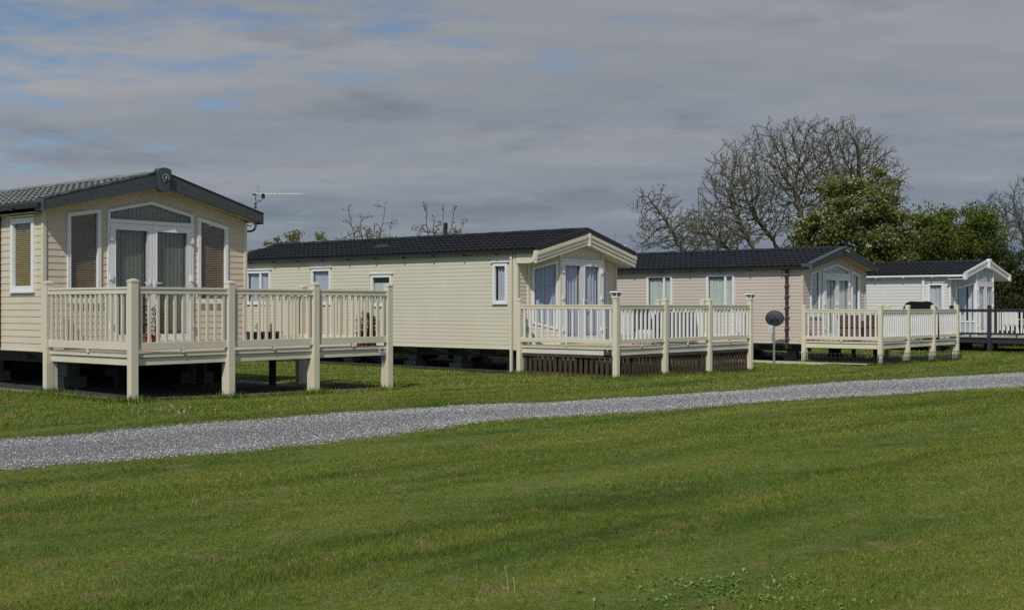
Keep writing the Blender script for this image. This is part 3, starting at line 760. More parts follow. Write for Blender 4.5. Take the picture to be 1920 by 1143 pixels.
# signs
def sign(k,u,v,z,w,h,label,m,face,parts):
    o=local_thing('sign',label,'sign',k,u,v,z)
    def bx(a0,a1,b0,b1,n0,n1,mm,name):
        mb=MB()
        if face=='E': mb.box(a0,a1,-n1,-n0,b0,b1)
        else: mb.box(-n1,-n0,-a1,-a0,b0,b1)
        mb.build(name,M[mm],o)
    bx(-w/2,w/2,-h/2,h/2,0,.008,m,'panel')
    for (kind,a0,a1,b0,b1,mm,name) in parts:
        if kind=='box': bx(a0,a1,b0,b1,.008,.0095,mm,name)
        elif kind=='txt':
            mb=MB(); x=a0
            while x<a1-.008:
                ww=R.choice((.009,.012,.014)); 
                hh=(b1-b0)
                if face=='E': mb.box(x,x+.003,-.0125,-.0095,b0,b1); mb.box(x+.003,x+ww*.7,-.0125,-.0095,b1-.004,b1) if R.random()<.6 else mb.box(x+.003,x+ww*.7,-.0125,-.0095,b0,b0+.004)
                else: mb.box(-.0125,-.0095,-x-.003,-x,b0,b1); mb.box(-.0125,-.0095,-x-ww*.7,-x-.003,b1-.004,b1)
                x+=ww+.004
            mb.build(name,M[mm],o)
        elif kind=='oval':
            c=((a0+a1)/2,(b0+b1)/2); q=[(c[0]+(a1-a0)/2*math.cos(t*math.pi/10),c[1]+(b1-b0)/2*math.sin(t*math.pi/10)) for t in range(20)]
            mb=MB()
            n0,n1=(.008,.010) if mm!='red' else (.010,.0115)
            if face=='E': mb.prism([(a,-n1,b) for a,b in q],[(a,-n0,b) for a,b in q])
            else: mb.prism([(-n1,-a,b) for a,b in q],[(-n0,-a,b) for a,b in q])
            mb.build(name,M[mm],o)
    return o
sign(1,5.17,-2.84,.75,.15,.13,'small white sign with dark oval and blue band on the nearest cream deck fascia','white','E',[('oval',-.062,.062,.015,.055,'navy','oval'),('oval',-.05,.05,.025,.046,'red','lettering'),('box',-.068,.068,-.058,.0,'blue','band'),('txt',-.055,.055,-.03,-.012,'white','lettering'),('txt',-.055,.055,-.05,-.04,'white','lettering')])
sign(2,-.12,-2.86,.515,.21,.135,'small black sign with gold lettering on the white fascia of the brown-skirted deck','black','S',[('txt',-.08,.08,-.012,.01,'gold','lettering'),('txt',-.05,.05,-.05,-.035,'gold','lettering'),('oval',-.02,.02,.022,.055,'gold','crest')])
sign(3,5.97,-2.54,.43,.14,.07,'tiny blue sign at the right end of the hooped-edging deck fascia','blue','E',[('txt',-.05,.05,.0,.015,'white','lettering')])
# solar lamps
def lamp(k,u,v,z,label):
    o=local_thing('solar_lamp',label,'post lamp',k,u,v,z,0,'white solar lamps on deck posts')
    mb=MB(); mb.box(-.08,.08,-.08,.08,0,.03); 
    for sx in (-1,1):
        for sy in (-1,1): mb.prism([(sx*.055-.012,sy*.055-.012,.03),(sx*.055+.012,sy*.055-.012,.03),(sx*.055+.012,sy*.055+.012,.03),(sx*.055-.012,sy*.055+.012,.03)],[(sx*.09-.012,sy*.09-.012,.12),(sx*.09+.012,sy*.09-.012,.12),(sx*.09+.012,sy*.09+.012,.12),(sx*.09-.012,sy*.09+.012,.12)])
    mb.build('housing',M['white'],o)
    mb=MB(); mb.prism([(-.05,-.05,.03),(.05,-.05,.03),(.05,.05,.03),(-.05,.05,.03)],[(-.085,-.085,.12),(.085,-.085,.12),(.085,.085,.12),(-.085,.085,.12)]); mb.build('lens',mat('smoky_lens',(.22,.23,.25),.2),o)
    mb=MB(); mb.prism([(-.115,-.115,.12),(.115,-.115,.12),(.115,.115,.12),(-.115,.115,.12)],[(-.10,-.10,.15),(.10,-.10,.15),(.10,.10,.15),(-.10,.10,.15)]); mb.build('lid',M['white'],o)
lamp(2,-.1,-3.09,1.80,'white solar lamp on the near corner post of the brown-skirted deck')
lamp(2,6.30,-3.09,1.80,'white solar lamp on the right end post of the brown-skirted deck')

# satellite dish
p=W(3,-.8,.55); g=gzf(p.x,p.y)
ds=thing('satellite_dish','grey mesh satellite dish on a pole in front of the pinkish beige caravan','satellite dish',(p.x,p.y,g-.02),0)
mb=MB(); mb.tube([(0,0,0),(0,0,1.2)],.035,8); mb.build('pole',M['galv'],ds)
mb=MB(); n=20; cc=Vector((.02,.0,1.37)); ax=Vector((.38,-.80,.42)).normalized(); ax=Vector((-.25,.9,-.15)).normalized()  # back faces us
ax=Vector((.25,.93,.28)).normalized(); e1=ax.cross(Vector((0,0,1))).normalized(); e2=e1.cross(ax)
rings=[(0,0),(.1,.008),(.18,.026),(.27,.058)]
for (r0,d0),(r1,d1_) in zip(rings[:-1],rings[1:]):
    for t in range(n):
        a0=2*math.pi*t/n;a1=2*math.pi*(t+1)/n
        f=lambda r,d,a: tuple(cc+ax*d+e1*(r*1.02*math.cos(a))+e2*(r*.90*math.sin(a)))
        mb.quad(f(r0,d0,a0),f(r0,d0,a1),f(r1,d1_,a1),f(r1,d1_,a0))
dd=mb.build('dish',M['dish'],ds,smooth=True)
mb=MB(); f=lambda r,d,a: tuple(cc+ax*d+e1*(r*1.02*math.cos(a))+e2*(r*.90*math.sin(a)))
mb.tube([f(.27,.058,2*math.pi*t/n) for t in range(n+1)],.01,5); mb.build('rim',M['black'],dd)
mb=MB(); mb.bar((0,-.02,1.18),tuple(cc-ax*.02),.06); mb.bar(tuple(cc-ax*.015-e1*.12),tuple(cc-ax*.015+e1*.12),.03); mb.bar(tuple(cc-ax*.015-e2*.1),tuple(cc-ax*.015+e2*.1),.03); mb.build('mount',M['black'],ds)
mb=MB(); lp=cc+ax*.36-e2*.1-e1*.12; mb.bar(tuple(cc-e2*.22),tuple(lp),.02); mb.bar(tuple(lp),tuple(lp+Vector((0,0,.09))),.05,sides=8); mb.build('receiver_arm',M['black'],ds)
mb=MB(); mb.tube([(-.06,-.03,1.18),(-.16,-.03,1.1),(-.17,-.02,1.0),(-.1,-.01,.93),(-.05,0,.8)],.012); mb.build('cable',M['white'],ds)

# pots
def foliage(mb,c,rx,rz,n,s):
    for i in range(n):
        a=R.uniform(0,6.28); t=R.uniform(0,1)**.6; z=R.uniform(-1,1); rr=rx*t*math.sqrt(max(0,1-z*z))
        p=Vector((c[0]+rr*math.cos(a),c[1]+rr*math.sin(a),c[2]+rz*z))
        d=Vector((R.gauss(0,1),R.gauss(0,1),R.gauss(0,1))).normalized(); e=d.cross(Vector((R.gauss(0,1),R.gauss(0,1),R.gauss(0,1)))).normalized()
        q=s*R.uniform(.6,1.3); mb.quad(tuple(p-d*q),tuple(p+e*q*.4),tuple(p+d*q),tuple(p-e*q*.4))
def pot(k,u,v,z,label,cat,r,h,m,group,plant=None):
    o=local_thing('plant_pot',label,cat,k,u,v,z,0,group)
    mb=MB(); mb.lathe([(r*.7,0),(r*.95,h*.85),(r*1.05,h*.85),(r*1.05,h),(r*.9,h),(r*.88,h*.9)]); mb.build('pot',M[m],o)
    if plant:
        kind,ph,pr,nn,pm=plant
        mb=MB()
        for i in range(3): 
            q=[(0,0,h*.85),(R.uniform(-.03,.03),R.uniform(-.03,.03),h+ph*.5),(R.uniform(-pr,pr)*.5,R.uniform(-pr,pr)*.5,h+ph*.9)]; mb.tube(q,.006,4)
        mb.build('stem',M['brownwood'],o)
        mb=MB()
        for j in range(4): foliage(mb,(R.uniform(-.3,.3)*pr,R.uniform(-.3,.3)*pr,h+ph*(.15+.24*j)),pr*(1 if j<3 else .6),ph*.16,nn//4,.022 if kind else .03)
        mb.build('foliage',M[pm],o)
    return o
pot(1,1.05,-1.35,.86,'terracotta pot with tall bronze-leaved shrub by the left door of the nearest caravan','potted plant',.11,.27,'terracotta',None,(1,.62,.18,700,'leafred'))
pot(1,1.32,-1.3,.86,'small terracotta pot with trailing bronze shrub right beside the tall one','potted plant',.08,.25,'terracotta',None,(1,.5,.20,300,'leafred'))
xs=[(5.42,.30,'leafgreen'),(5.68,.42,'leafgreen'),(5.95,.36,'leafred'),(6.2,.28,'leafred')]
names=['leftmost terracotta pot with yellow-green shrub at the right end of the nearest deck','second terracotta pot with thin tall shrub at the right end of the nearest deck','third terracotta pot with bronze leafy shrub at the right end of the nearest deck','rightmost slim terracotta pot with short dark shrub at the end of the nearest deck']
for i in range(4):
    u=4.84+i*.135; pot(1,u,-2.58+.01*i,.86,names[i],'potted plant',.062,.27,'terracotta','terracotta pots on the nearest deck',(1,(.34,.38,.34,.27)[i],.07,280,xs[i][2]))
nm=['leftmost','second','third','fourth','rightmost']
for i in range(5):
    pot(1,3.40+i*.165,-1.2,.86,'small black pot, %s in the row on the nearest deck'%nm[i],'plant pot',.078,.27,'potblack','black pots in a row on the nearest deck',(1,.16,.05,24,'leafgreen') if i in(1,3) else None)
# deck furniture
def chair(k,u,v,z,rz,m,label,cat='garden chair',w=.55,group=None):
    o=local_thing('garden_chair',label,cat,k,u,v,z,rz,group)
    mb=MB()
    mb.box(-w/2,w/2,-.25,.25,.38,.43); mb.build('seat',M[m],o)
    mb=MB(); mb.prism([(-w/2,.24,.42),(w/2,.24,.42),(w/2,.28,.42),(-w/2,.28,.42)],[(-w/2+.03,.36,.92),(w/2-.03,.36,.92),(w/2-.03,.39,.92),(-w/2+.03,.39,.92)]); mb.build('backrest',M[m],o)
    for sx in (-1,1):
        for sy in (-1,1):
            mb=MB(); mb.bar((sx*(w/2-.03),sy*.21,.38),(sx*(w/2),sy*.26,0),.035); mb.build('leg',M[m],o)
        mb=MB(); mb.box(sx*w/2-.025,sx*w/2+.025,-.25,.27,.6,.64); mb.bar((sx*w/2,-.22,.4),(sx*w/2,-.22,.6),.03); mb.build('armrest',M[m],o)
    return o
chair(2,2.55,-2.2,.63,-ANG+2.6,'darkcover','dark grey garden chair behind white balusters on the brown-skirted deck, left of the covered table')
o=local_thing('covered_table','garden table under a dark grey cover behind the white balusters of the brown-skirted deck','table',2,3.98,-2.15,.63,-ANG)
mb=MB(); mb.prism([(-.56,-.42,0.04),(.56,-.42,0.06),(.58,.42,0.03),(-.57,.42,0.05)],[(-.5,-.36,.80),(.5,-.36,.82),(.5,.36,.81),(-.5,.36,.79)]); mb.build('cover',M['darkcover'],o,bevel=.04)
def sofa(k,u,v,z,rz,w,label):
    o=local_thing('wicker_armchair',label,'garden armchair',k,u,v,z,rz)
    mb=MB(); mb.box(-w/2,w/2,-.33,.33,.05,.40); mb.build('base',M['wicker'],o,bevel=.02)
    mb=MB(); mb.prism([(-w/2,.22,.40),(w/2,.22,.40),(w/2,.36,.40),(-w/2,.36,.40)],[(-w/2-.05,.34,.80),(w/2+.05,.34,.80),(w/2+.05,.44,.80),(-w/2-.05,.44,.80)]); mb.build('backrest',M['wicker'],o,bevel=.02)
    for s in (-1,1): mb=MB(); mb.box(s*(w/2)-.06,s*(w/2)+.06,-.35,.24,.40,.62); mb.build('armrest',M['wicker'],o,bevel=.02)
    mb=MB(); mb.box(-w/2+.08,w/2-.08,-.33,.2,.405,.48); mb.build('cushion',mat('tan_cushion',(.28,.2,.15),.9),o,bevel=.03)
sofa(3,.95,-1.15,.54,-ANG+2.7,.62,'brown wicker armchair nearest the caravan door, behind the white balusters of the hooped-edging deck')
sofa(3,1.75,-1.3,.54,-ANG+3.6,.66,'brown wicker armchair right of the other one, close to the corner post of its deck')
# covered barbecue
bb=local_thing('covered_barbecue','barbecue under a black fitted cover, standing on the hooped-edging deck','barbecue',3,4.4,-1.95,.54,-ANG-.3)
mb=MB(); seg=[(x*1.12,z*1.03,d) for x,z,d in [(-.50,.0,.4),(-.50,.7,.4),(-.46,1.0,.38),(-.38,1.14,.34),(-.26,1.19,.3),(.05,1.175,.3),(.2,1.19,.3),(.3,1.16,.32),(.42,1.03,.36),(.50,.92,.4),(.52,.0,.4)]]
pts=[[(x,-d*.6,z) for x,z,d in seg],[(x,d*.6,z) for x,z,d in seg]]
mb.prism(pts[0],pts[1]); mb.build('cover',M['cover'],bb,bevel=.03)
mb=MB(); mb.box(-.5,-.42,-.2,-.12,-.0,.05); mb.box(.42,.5,-.2,-.12,0,.05); mb.build('foot',M['black'],bb)
chair(4,.9,-1.9,.50,1.9,'white','white garden chair nearest the charcoal deck post, seat low behind balusters',group='white garden chairs on the charcoal deck')
chair(4,2.0,-2.4,.50,2.9,'white','white garden chair on the charcoal deck, right of the other one',group='white garden chairs on the charcoal deck')
chair(3,4.1,-1.5,.54,.6,'white','white garden chair beside the covered barbecue on the hooped-edging deck')

# hooped wire edging round deck 3
he=local_thing('hoop_edging','low black wire hoop edging along the foot of the hooped-edging deck','border fence',3,0,0,0)
def hoops(a,b):
    A=Vector((*a,0));B=Vector((*b,0)); d=B-A; l=d.length; d/=l; n=int(l/.13)
    mb=MB()
    for i in range(n):
        c=A+d*(l*(i+.5)/n); w=.075; p=W(3,c.x,c.y); g=gzf(p.x,p.y); pts=[]
        for t in range(7):
            an=math.pi*t/6; q=c-d*w*math.cos(an); pts.append((q.x,q.y,g+.26+.075*math.sin(an)))
        q0=c-d*w; q1=c+d*w
        mb.tube([(q0.x,q0.y,g)]+pts+[(q1.x,q1.y,g)],.007,4); mb.tube([(c.x,c.y,g),(c.x,c.y,g+.2)],.007,4)
    p=W(3,A.x,A.y); q=W(3,B.x,B.y)
    for z in (.10,.2): mb.tube([(A.x,A.y,gzf(p.x,p.y)+z),(B.x,B.y,gzf(q.x,q.y)+z)],.006,4)
    mb.build('hoop_panel',M['wire'],he)
hoops((-.2,-.1),(-.2,-2.64)); hoops((-.2,-2.64),(2,-2.64)); hoops((2,-2.64),(4.1,-2.64)); hoops((4.1,-2.64),(6.25,-2.64))

# ------------------------------------------------------------------ ground
def grid_axis(lo,hi,near_lo,near_hi,step):
    a=list(np.arange(near_lo,near_hi+1e-6,step)); s=step; x=near_hi
    while x<hi: s*=1.35; x+=s; a.append(min(x,hi))
    s=step; x=near_lo
    while x>lo: s*=1.35; x-=s; a.insert(0,max(x,lo))
    return np.array(a)
gx=grid_axis(-900,900,-16,32,.5); gy=grid_axis(-300,1500,-2,62,.5)
X,Y=np.meshgrid(gx,gy); Z=gz(X,Y)
nx,ny=len(gx),len(gy); vs=np.stack([X,Y,Z],-1).reshape(-1,3)
idx=np.arange(nx*ny).reshape(ny,nx); fs=np.stack([idx[:-1,:-1],idx[:-1,1:],idx[1:,1:],idx[1:,:-1]],-1).reshape(-1,4)
def npmesh(name,v,f,m,smooth=False):
    me=bpy.data.meshes.new(name); k=f.shape[1]
    me.vertices.add(len(v)); me.vertices.foreach_set('co',v.astype(np.float32).ravel())
    me.loops.add(f.size); me.loops.foreach_set('vertex_index',f.astype(np.int32).ravel())
    me.polygons.add(len(f)); me.polygons.foreach_set('loop_start',np.arange(0,f.size,k,dtype=np.int32))
    try: me.polygons.foreach_set('loop_total',np.full(len(f),k,dtype=np.int32))
    except Exception: pass
    me.materials.append(m); me.update(calc_edges=True); me.validate()
    if smooth: me.polygons.foreach_set('use_smooth',np.ones(len(me.polygons),bool))
    o=bpy.data.objects.new(name,me); COL.objects.link(o); return o
def grassmat(name,blade):
    m,nt,b=newmat(name); geo=nt.nodes.new('ShaderNodeNewGeometry'); P=geo.outputs['Position']
    n1=noise(nt,1.15,5,.6,vec=P,stretch=(5.5,1.0,1),rot=rad(44),tex=True)   # mowing / wear streaks parallel to the track
    n2=noise(nt,.55,5,.6,vec=P); n3=noise(nt,16,4,.7,vec=P,stretch=(1,1,.2))
    a=ramp(nt,n1.outputs['Fac'],[(.30,(.086,.140,.019)),(.45,(.160,.215,.032)),(.66,(.250,.280,.050))])
    b2=ramp(nt,n2.outputs['Fac'],[(.35,(.86,.95,.85)),(.55,(1,1,1)),(.72,(1.15,1.02,.95))])
    c=mixc(nt,1.,a.outputs[0],b2.outputs[0],'MULTIPLY')
    n5=noise(nt,2.3,5,.65,vec=P); st=ramp(nt,n5.outputs['Fac'],[(.55,(0,0,0)),(.70,(.9,.9,.9))])
    c=mixc(nt,st.outputs[0],c,(.30,.245,.095))
    d=ramp(nt,n3.outputs['Fac'],[(.3,(.62,.66,.6)),(.7,(1.3,1.25,1.3))])
    c=mixc(nt,1.,c,d.outputs[0],'MULTIPLY')
    if blade:
        at=nt.nodes.new('ShaderNodeAttribute'); at.attribute_name='tint'
        t=ramp(nt,at.outputs['Fac'],[(0,(.50,.58,.42)),(.5,(1.0,1.0,1.0)),(.9,(1.4,1.3,1.35)),(1,(2.2,1.7,2.2))])
        c=mixc(nt,1.,c,t.outputs[0],'MULTIPLY')
    if not blade: c=mixc(nt,1.,c,(.74,.76,.72),'MULTIPLY')   # ground colour darkened to stand in for self-shadow between blades
    nt.links.new(c,b.inputs['Base Color']); b.inputs['Roughness'].default_value=.65; b.inputs['Specular IOR Level'].default_value=.25
    if blade:
        tr=nt.nodes.new('ShaderNodeBsdfTranslucent'); nt.links.new(c,tr.inputs[0]); mx=nt.nodes.new('ShaderNodeMixShader'); mx.inputs[0].default_value=.3
        nt.links.new(b.outputs[0],mx.inputs[1]); nt.links.new(tr.outputs[0],mx.inputs[2]); nt.links.new(mx.outputs[0],nt.nodes['Material Output'].inputs[0])
    else:
        n4=noise(nt,30,5,.7,vec=P); bp=nt.nodes.new('ShaderNodeBump'); bp.inputs['Strength'].default_value=.8; bp.inputs['Distance'].default_value=.04
        nt.links.new(n4.outputs['Fac'],bp.inputs['Height']); nt.links.new(bp.outputs[0],b.inputs['Normal'])
    return m
tag(npmesh('ground',vs,fs,grassmat('turf',False),True),kind='structure')
# gravel track
far=[(-16,6.6),(-10,10.6),(-5.98,13.85),(-3.95,15.85),(-2.02,17.8),(-.5,19.6),(2.3,21.9),(6.1,25.9),(9.3,28.7),(13.2,31.4),(22,37.6),(40,50)]
near=[(-13.6,4.6),(-8.6,8.6),(-4.95,11.45),(-3.2,12.85),(-1.66,14.45),(-.07,16.9),(2.05,18.9),(5.2,21.6),(10.9,25.9),(14.5,28.8),(23,35.4),(41,48)]
def resample(pl,n):
    p=np.array(pl,float); d=np.r_[0,np.cumsum(np.hypot(*np.diff(p,axis=0).T))]; t=np.linspace(0,d[-1],n)
    q=np.stack([np.interp(t,d,p[:,0]),np.interp(t,d,p[:,1])],1)
    k=np.ones(9)/9
    for c in (0,1): q[4:-4,c]=np.convolve(q[:,c],k,'valid')
    return q
NS=420; A=resample(far,NS); B=resample(near,NS)
nrm=(A-B)/np.linalg.norm(A-B,axis=1)[:,None]
wob=lambda ph:sum(a*np.sin(np.arange(NS)*w+ph*3.1*w) for a,w in ((.05,.11),(.035,.37),(.025,.9),(.02,1.7)))
A=A+nrm*(wob(1)*1.4)[:,None]; B=B+nrm*(wob(5)*.8)[:,None]
NA=14; T=np.linspace(0,1,NA); PX=A[:,None,:]*(1-T)[None,:,None]+B[:,None,:]*T[None,:,None]
zz=gz(PX[...,0],PX[...,1])+.004+.022*np.sqrt(4*T*(1-T))[None,:]; vs=np.concatenate([PX,zz[...,None]],-1).reshape(-1,3)
idx=np.arange(NS*NA).reshape(NS,NA); fs=np.stack([idx[:-1,:-1],idx[:-1,1:],idx[1:,1:],idx[1:,:-1]],-1).reshape(-1,4)
m,nt,b=newmat('gravel_track'); geo=nt.nodes.new('ShaderNodeNewGeometry'); P=geo.outputs['Position']
vo=nt.nodes.new('ShaderNodeTexVoronoi'); vo.inputs['Scale'].default_value=60; nt.links.new(P,vo.inputs['Vector'])
s=nt.nodes.new('ShaderNodeSeparateColor'); nt.links.new(vo.outputs['Color'],s.inputs[0])
rr=ramp(nt,s.outputs[0],[(0,(.11,.11,.112)),(.5,(.26,.258,.26)),(1,(.48,.475,.47))])
n1=noise(nt,1.2,5,.65,vec=P); r2=ramp(nt,n1.outputs['Fac'],[(.50,(1,1,1)),(.72,(.86,.72,.55))]); c=mixc(nt,1.,rr.outputs[0],r2.outputs[0],'MULTIPLY')
nt.links.new(c,b.inputs['Base Color']); b.inputs['Roughness'].default_value=.9
bp=nt.nodes.new('ShaderNodeBump'); bp.inputs['Distance'].default_value=.03; bp.inputs['Strength'].default_value=.9; bp.invert=True; nt.links.new(vo.outputs['Distance'],bp.inputs['Height']); nt.links.new(bp.outputs[0],b.inputs['Normal'])
at=nt.nodes.new('ShaderNodeAttribute'); at.attribute_name='across'
er=ramp(nt,at.outputs['Fac'],[(0,(.62,.44,.28)),(.06,(.80,.66,.50)),(.12,(1,1,1)),(.3,(1.0,1.,1.)),(.45,(.80,.81,.84)),(.75,(.84,.85,.87)),(.9,(1.08,1.08,1.06)),(1,(.85,.8,.7))])
nt.links.new(mixc(nt,1.,c,er.outputs[0],'MULTIPLY'),b.inputs['Base Color'])
o=npmesh('gravel_track',vs,fs,m); a=o.data.attributes.new('across','FLOAT','POINT'); a.data.foreach_set('value',np.tile(T,NS).astype(np.float32)); tag(o,kind='structure')
# loose stones
NST=160000; si=RN.integers(30,NS-2,NST); tt=RN.beta(.85,.85,NST)*1.05-.025; fr_=RN.random(NST)
base=A[si]*(1-tt)[:,None]+B[si]*tt[:,None]; nxt=A[si+1]*(1-tt)[:,None]+B[si+1]*tt[:,None]; pos=base*(1-fr_)[:,None]+nxt*fr_[:,None]
zone=np.interp(tt,[0,.1,.3,.45,.75,.9,1],[.95,1.08,1.05,.85,.88,1.12,1.05])
pos+=RN.normal(0,.03,pos.shape); keep=((tt>.07)|(RN.random(NST)<.35))&(pos[:,1]<45)&(np.abs(pos[:,0])<pos[:,1]*.6+3); pos=pos[keep]; zone=zone[keep]; tt_=tt[keep]; n=len(pos)
sz=RN.uniform(.0045,.0115,n)*(1+pos[:,1]/55); oc=np.array([(1,0,0),(0,1,0),(-1,0,0),(0,-1,0),(0,0,.8),(0,0,-.8)],float)
of=np.array([(0,1,4),(1,2,4),(2,3,4),(3,0,4),(1,0,5),(2,1,5),(3,2,5),(0,3,5)])
J=oc[None]*RN.uniform(.6,1.3,(n,6,3)); an=RN.uniform(0,6.28,n); ca,sa=np.cos(an),np.sin(an)
JX=J[...,0]*ca[:,None]-J[...,1]*sa[:,None]; JY=J[...,0]*sa[:,None]+J[...,1]*ca[:,None]
ST=np.stack([JX,JY,J[...,2]*.75],-1)*sz[:,None,None]; ST[...,0]+=pos[:,0,None]; ST[...,1]+=pos[:,1,None]; ST[...,2]+=(gz(pos[:,0],pos[:,1])+.006+.022*np.sqrt(np.clip(4*tt_*(1-tt_),0,1)))[:,None]
F=(of[None]+(np.arange(n)*6)[:,None,None]).reshape(-1,3)
m,nt,b=newmat('grey_stone'); at=nt.nodes.new('ShaderNodeAttribute'); at.attribute_name='tint'
r=ramp(nt,at.outputs['Fac'],[(0,(.13,.13,.132)),(.4,(.29,.288,.288)),(.8,(.45,.445,.438)),(1,(.68,.66,.64))]); nt.links.new(r.outputs[0],b.inputs['Base Color']); b.inputs['Roughness'].default_value=.85
o=npmesh('gravel',ST.reshape(-1,3),F,m); a=o.data.attributes.new('tint','FLOAT','POINT'); a.data.foreach_set('value',np.repeat(RN.random(n)**1.15*zone,6).astype(np.float32)); tag(o,kind='stuff',label='loose grey limestone chippings covering the track',cat='gravel')

# hardstandings and edgings
def slab(k,u0,u1,v0,v1,z,m,name='hardstanding'):
    n=8; mb=MB()
    for i in range(n):
        for j in range(n):
            q=[]
            for a,b_ in ((i,j),(i+1,j),(i+1,j+1),(i,j+1)):
                u=u0+(u1-u0)*a/n; v=v0+(v1-v0)*b_/n; p=W(k,u,v); q.append((u,v,gzf(p.x,p.y)+z))
            mb.quad(*q)
    o=mb.build(name,M[m]); o.location=(ORG[k][0],ORG[k][1],0); o.rotation_euler=(0,0,ANG); tag(o,kind='structure')
slab(1,-.3,4.3,-2.7,10,.03,'slab'); slab(1,4.3,5.25,-2.7,-1.6,.03,'slab'); slab(2,-.2,4.4,-.1,12,.03,'slab'); slab(3,-.25,5,-.2,11,.03,'slab'); slab(3,-.75,-.1,-2.3,2.3,.045,'paleslab','paving'); slab(2,-.1,6.2,-3.0,-.12,.025,'slab')
def edging(k,pts,label,h=.045,m='timber'):
    p=W(k,*pts[0]); o=local_thing('edging_board',label,'edging',k,0,0,0)
    for (a,b_) in zip(pts[:-1],pts[1:]):
        pa=W(k,*a); pb=W(k,*b_); mb=MB(); mb.bar((a[0],a[1],gzf(pa.x,pa.y)+h/2),(b_[0],b_[1],gzf(pb.x,pb.y)+h/2),.035,h); mb.build('board',M[m],o)
edging(1,[(-.35,5),(-.35,2.2),(-.3,-.3),(-.18,-2.6),(1.7,-2.72),(3.5,-2.74),(5.3,-2.74)],'weathered timber edging board along the grass under the nearest deck')
edging(3,[(-.78,2.3),(-.78,-.4),(-.6,-2.3)],'pale stone edging along the grass beside the satellite dish',.05,'paleslab')

# ------------------------------------------------------------------ grass blades
TACR=[[]]
def inroad(x,y):
    # signed test against road strip via nearest sample
    out=np.zeros(len(x),bool); C=(A+B)/2
    for s in range(0,len(x),40000):
        xs_,ys_=x[s:s+40000],y[s:s+40000]; sub=slice(0,NS,3)
        d=(xs_[:,None]-C[sub,0])**2+(ys_[:,None]-C[sub,1])**2; i=np.argmin(d,1)*3
        q=np.stack([xs_,ys_],1); ab=B[i]-A[i]; t=((q-A[i])*ab).sum(1)/(ab**2).sum(1); out[s:s+40000]=(t>0.03)&(t<.975); TACR[0].append(t)
    return out
def inbase(x,y):
    out=np.zeros(len(x),bool)
    for k,u0,u1,v0,v1 in ((1,-.32,5.25,-2.7,10),(2,-.2,4.4,-.1,12),(2,-.1,6.2,-3,-.1),(3,-.75,5,-.2,11),(3,-.75,-.1,-2.3,2.3)):
        dx=x-ORG[k][0]; dy=y-ORG[k][1]; u=dx*U.x+dy*U.y; v=dx*V.x+dy*V.y
        out|=(u>u0)&(u<u1)&(v>v0)&(v<v1)
    return out
def lenf(x,y):
    a=(x-y)*.7071; b_=(x+y)*.7071
    return .85+.18*np.sin(a*1.9+.6*np.sin(b_*.35))+.15*np.sin(a*4.3+b_*.7)+.16*np.sin(a*9.7-b_*6.9)+.12*np.sin(a*17+b_*13)
def longd(x,y):
    o=np.zeros(len(x))
    for (x0,y0),(x1,y1),w_ in (((-2.2,6.1),(9.5,18.3),.13),((1.0,7.4),(6.2,12.6),.10),((-1.6,7.6),(2.6,11.8),.09),((3.4,8.2),(8,12.8),.12)):
        d=np.hypot(x1-x0,y1-y0); ux,uy=(x1-x0)/d,(y1-y0)/d; a=(x-x0)*ux+(y-y0)*uy; c=(x-x0)*-uy+(y-y0)*ux+.10*np.sin(a*1.1+x0)+.05*np.sin(a*3.1)
        o=np.maximum(o,np.exp(-(c/w_)**2)*np.clip(.62+.5*np.sin(a*.9+y0)+.25*np.sin(a*2.7),0,1)*np.clip(a/1.5,0,1)*np.clip((d-a)/1.5,0,1))
    return o
bands=[(4.4,6.5,14000,.021,.0020),(6.5,10,9000,.023,.0026),(10,15,4600,.024,.0038),(15,24,1500,.032,.007),(24,40,420,.038,.013),(40,58,110,.05,.024)]
VV=[];TT=[]
for d0,d1_,dens,hh,ww in bands:
    area=.5*(.93+.0)*(d1_**2-d0**2)+4.5*(d1_-d0); n=int(area*dens)
    y=np.sqrt(RN.uniform(d0**2,d1_**2,n)); x=RN.uniform(-.5,.5,n)*(y*.93+4.5)
    TACR[0]=[]; k=~(inroad(x,y)|inbase(x,y)); tr_=np.concatenate(TACR[0])[k]; x=x[k];y=y[k]; n=len(x); ld=longd(x,y)
    h=hh*RN.uniform(.5,1.35,n)*np.clip(lenf(x,y),.5,1.8); w=ww*RN.uniform(.6,1.3,n); h*=1+.7*ld
    an=RN.uniform(0,6.28,n); la_=RN.uniform(0,6.28,n); lean=h*RN.uniform(.1,1.1,n)
    z=gz(x,y)-.004
    p0=np.stack([x-w*np.cos(an),y-w*np.sin(an),z],1); p1=np.stack([x+w*np.cos(an),y+w*np.sin(an),z],1); p2=np.stack([x+lean*np.cos(la_),y+lean*np.sin(la_),z+h],1)
    VV.append(np.stack([p0,p1,p2],1).reshape(-1,3)); TT.append(np.repeat(RN.random(n)*(1-.62*ld)*np.where((tr_>-.16)&(tr_<.05),.45,1.),3))
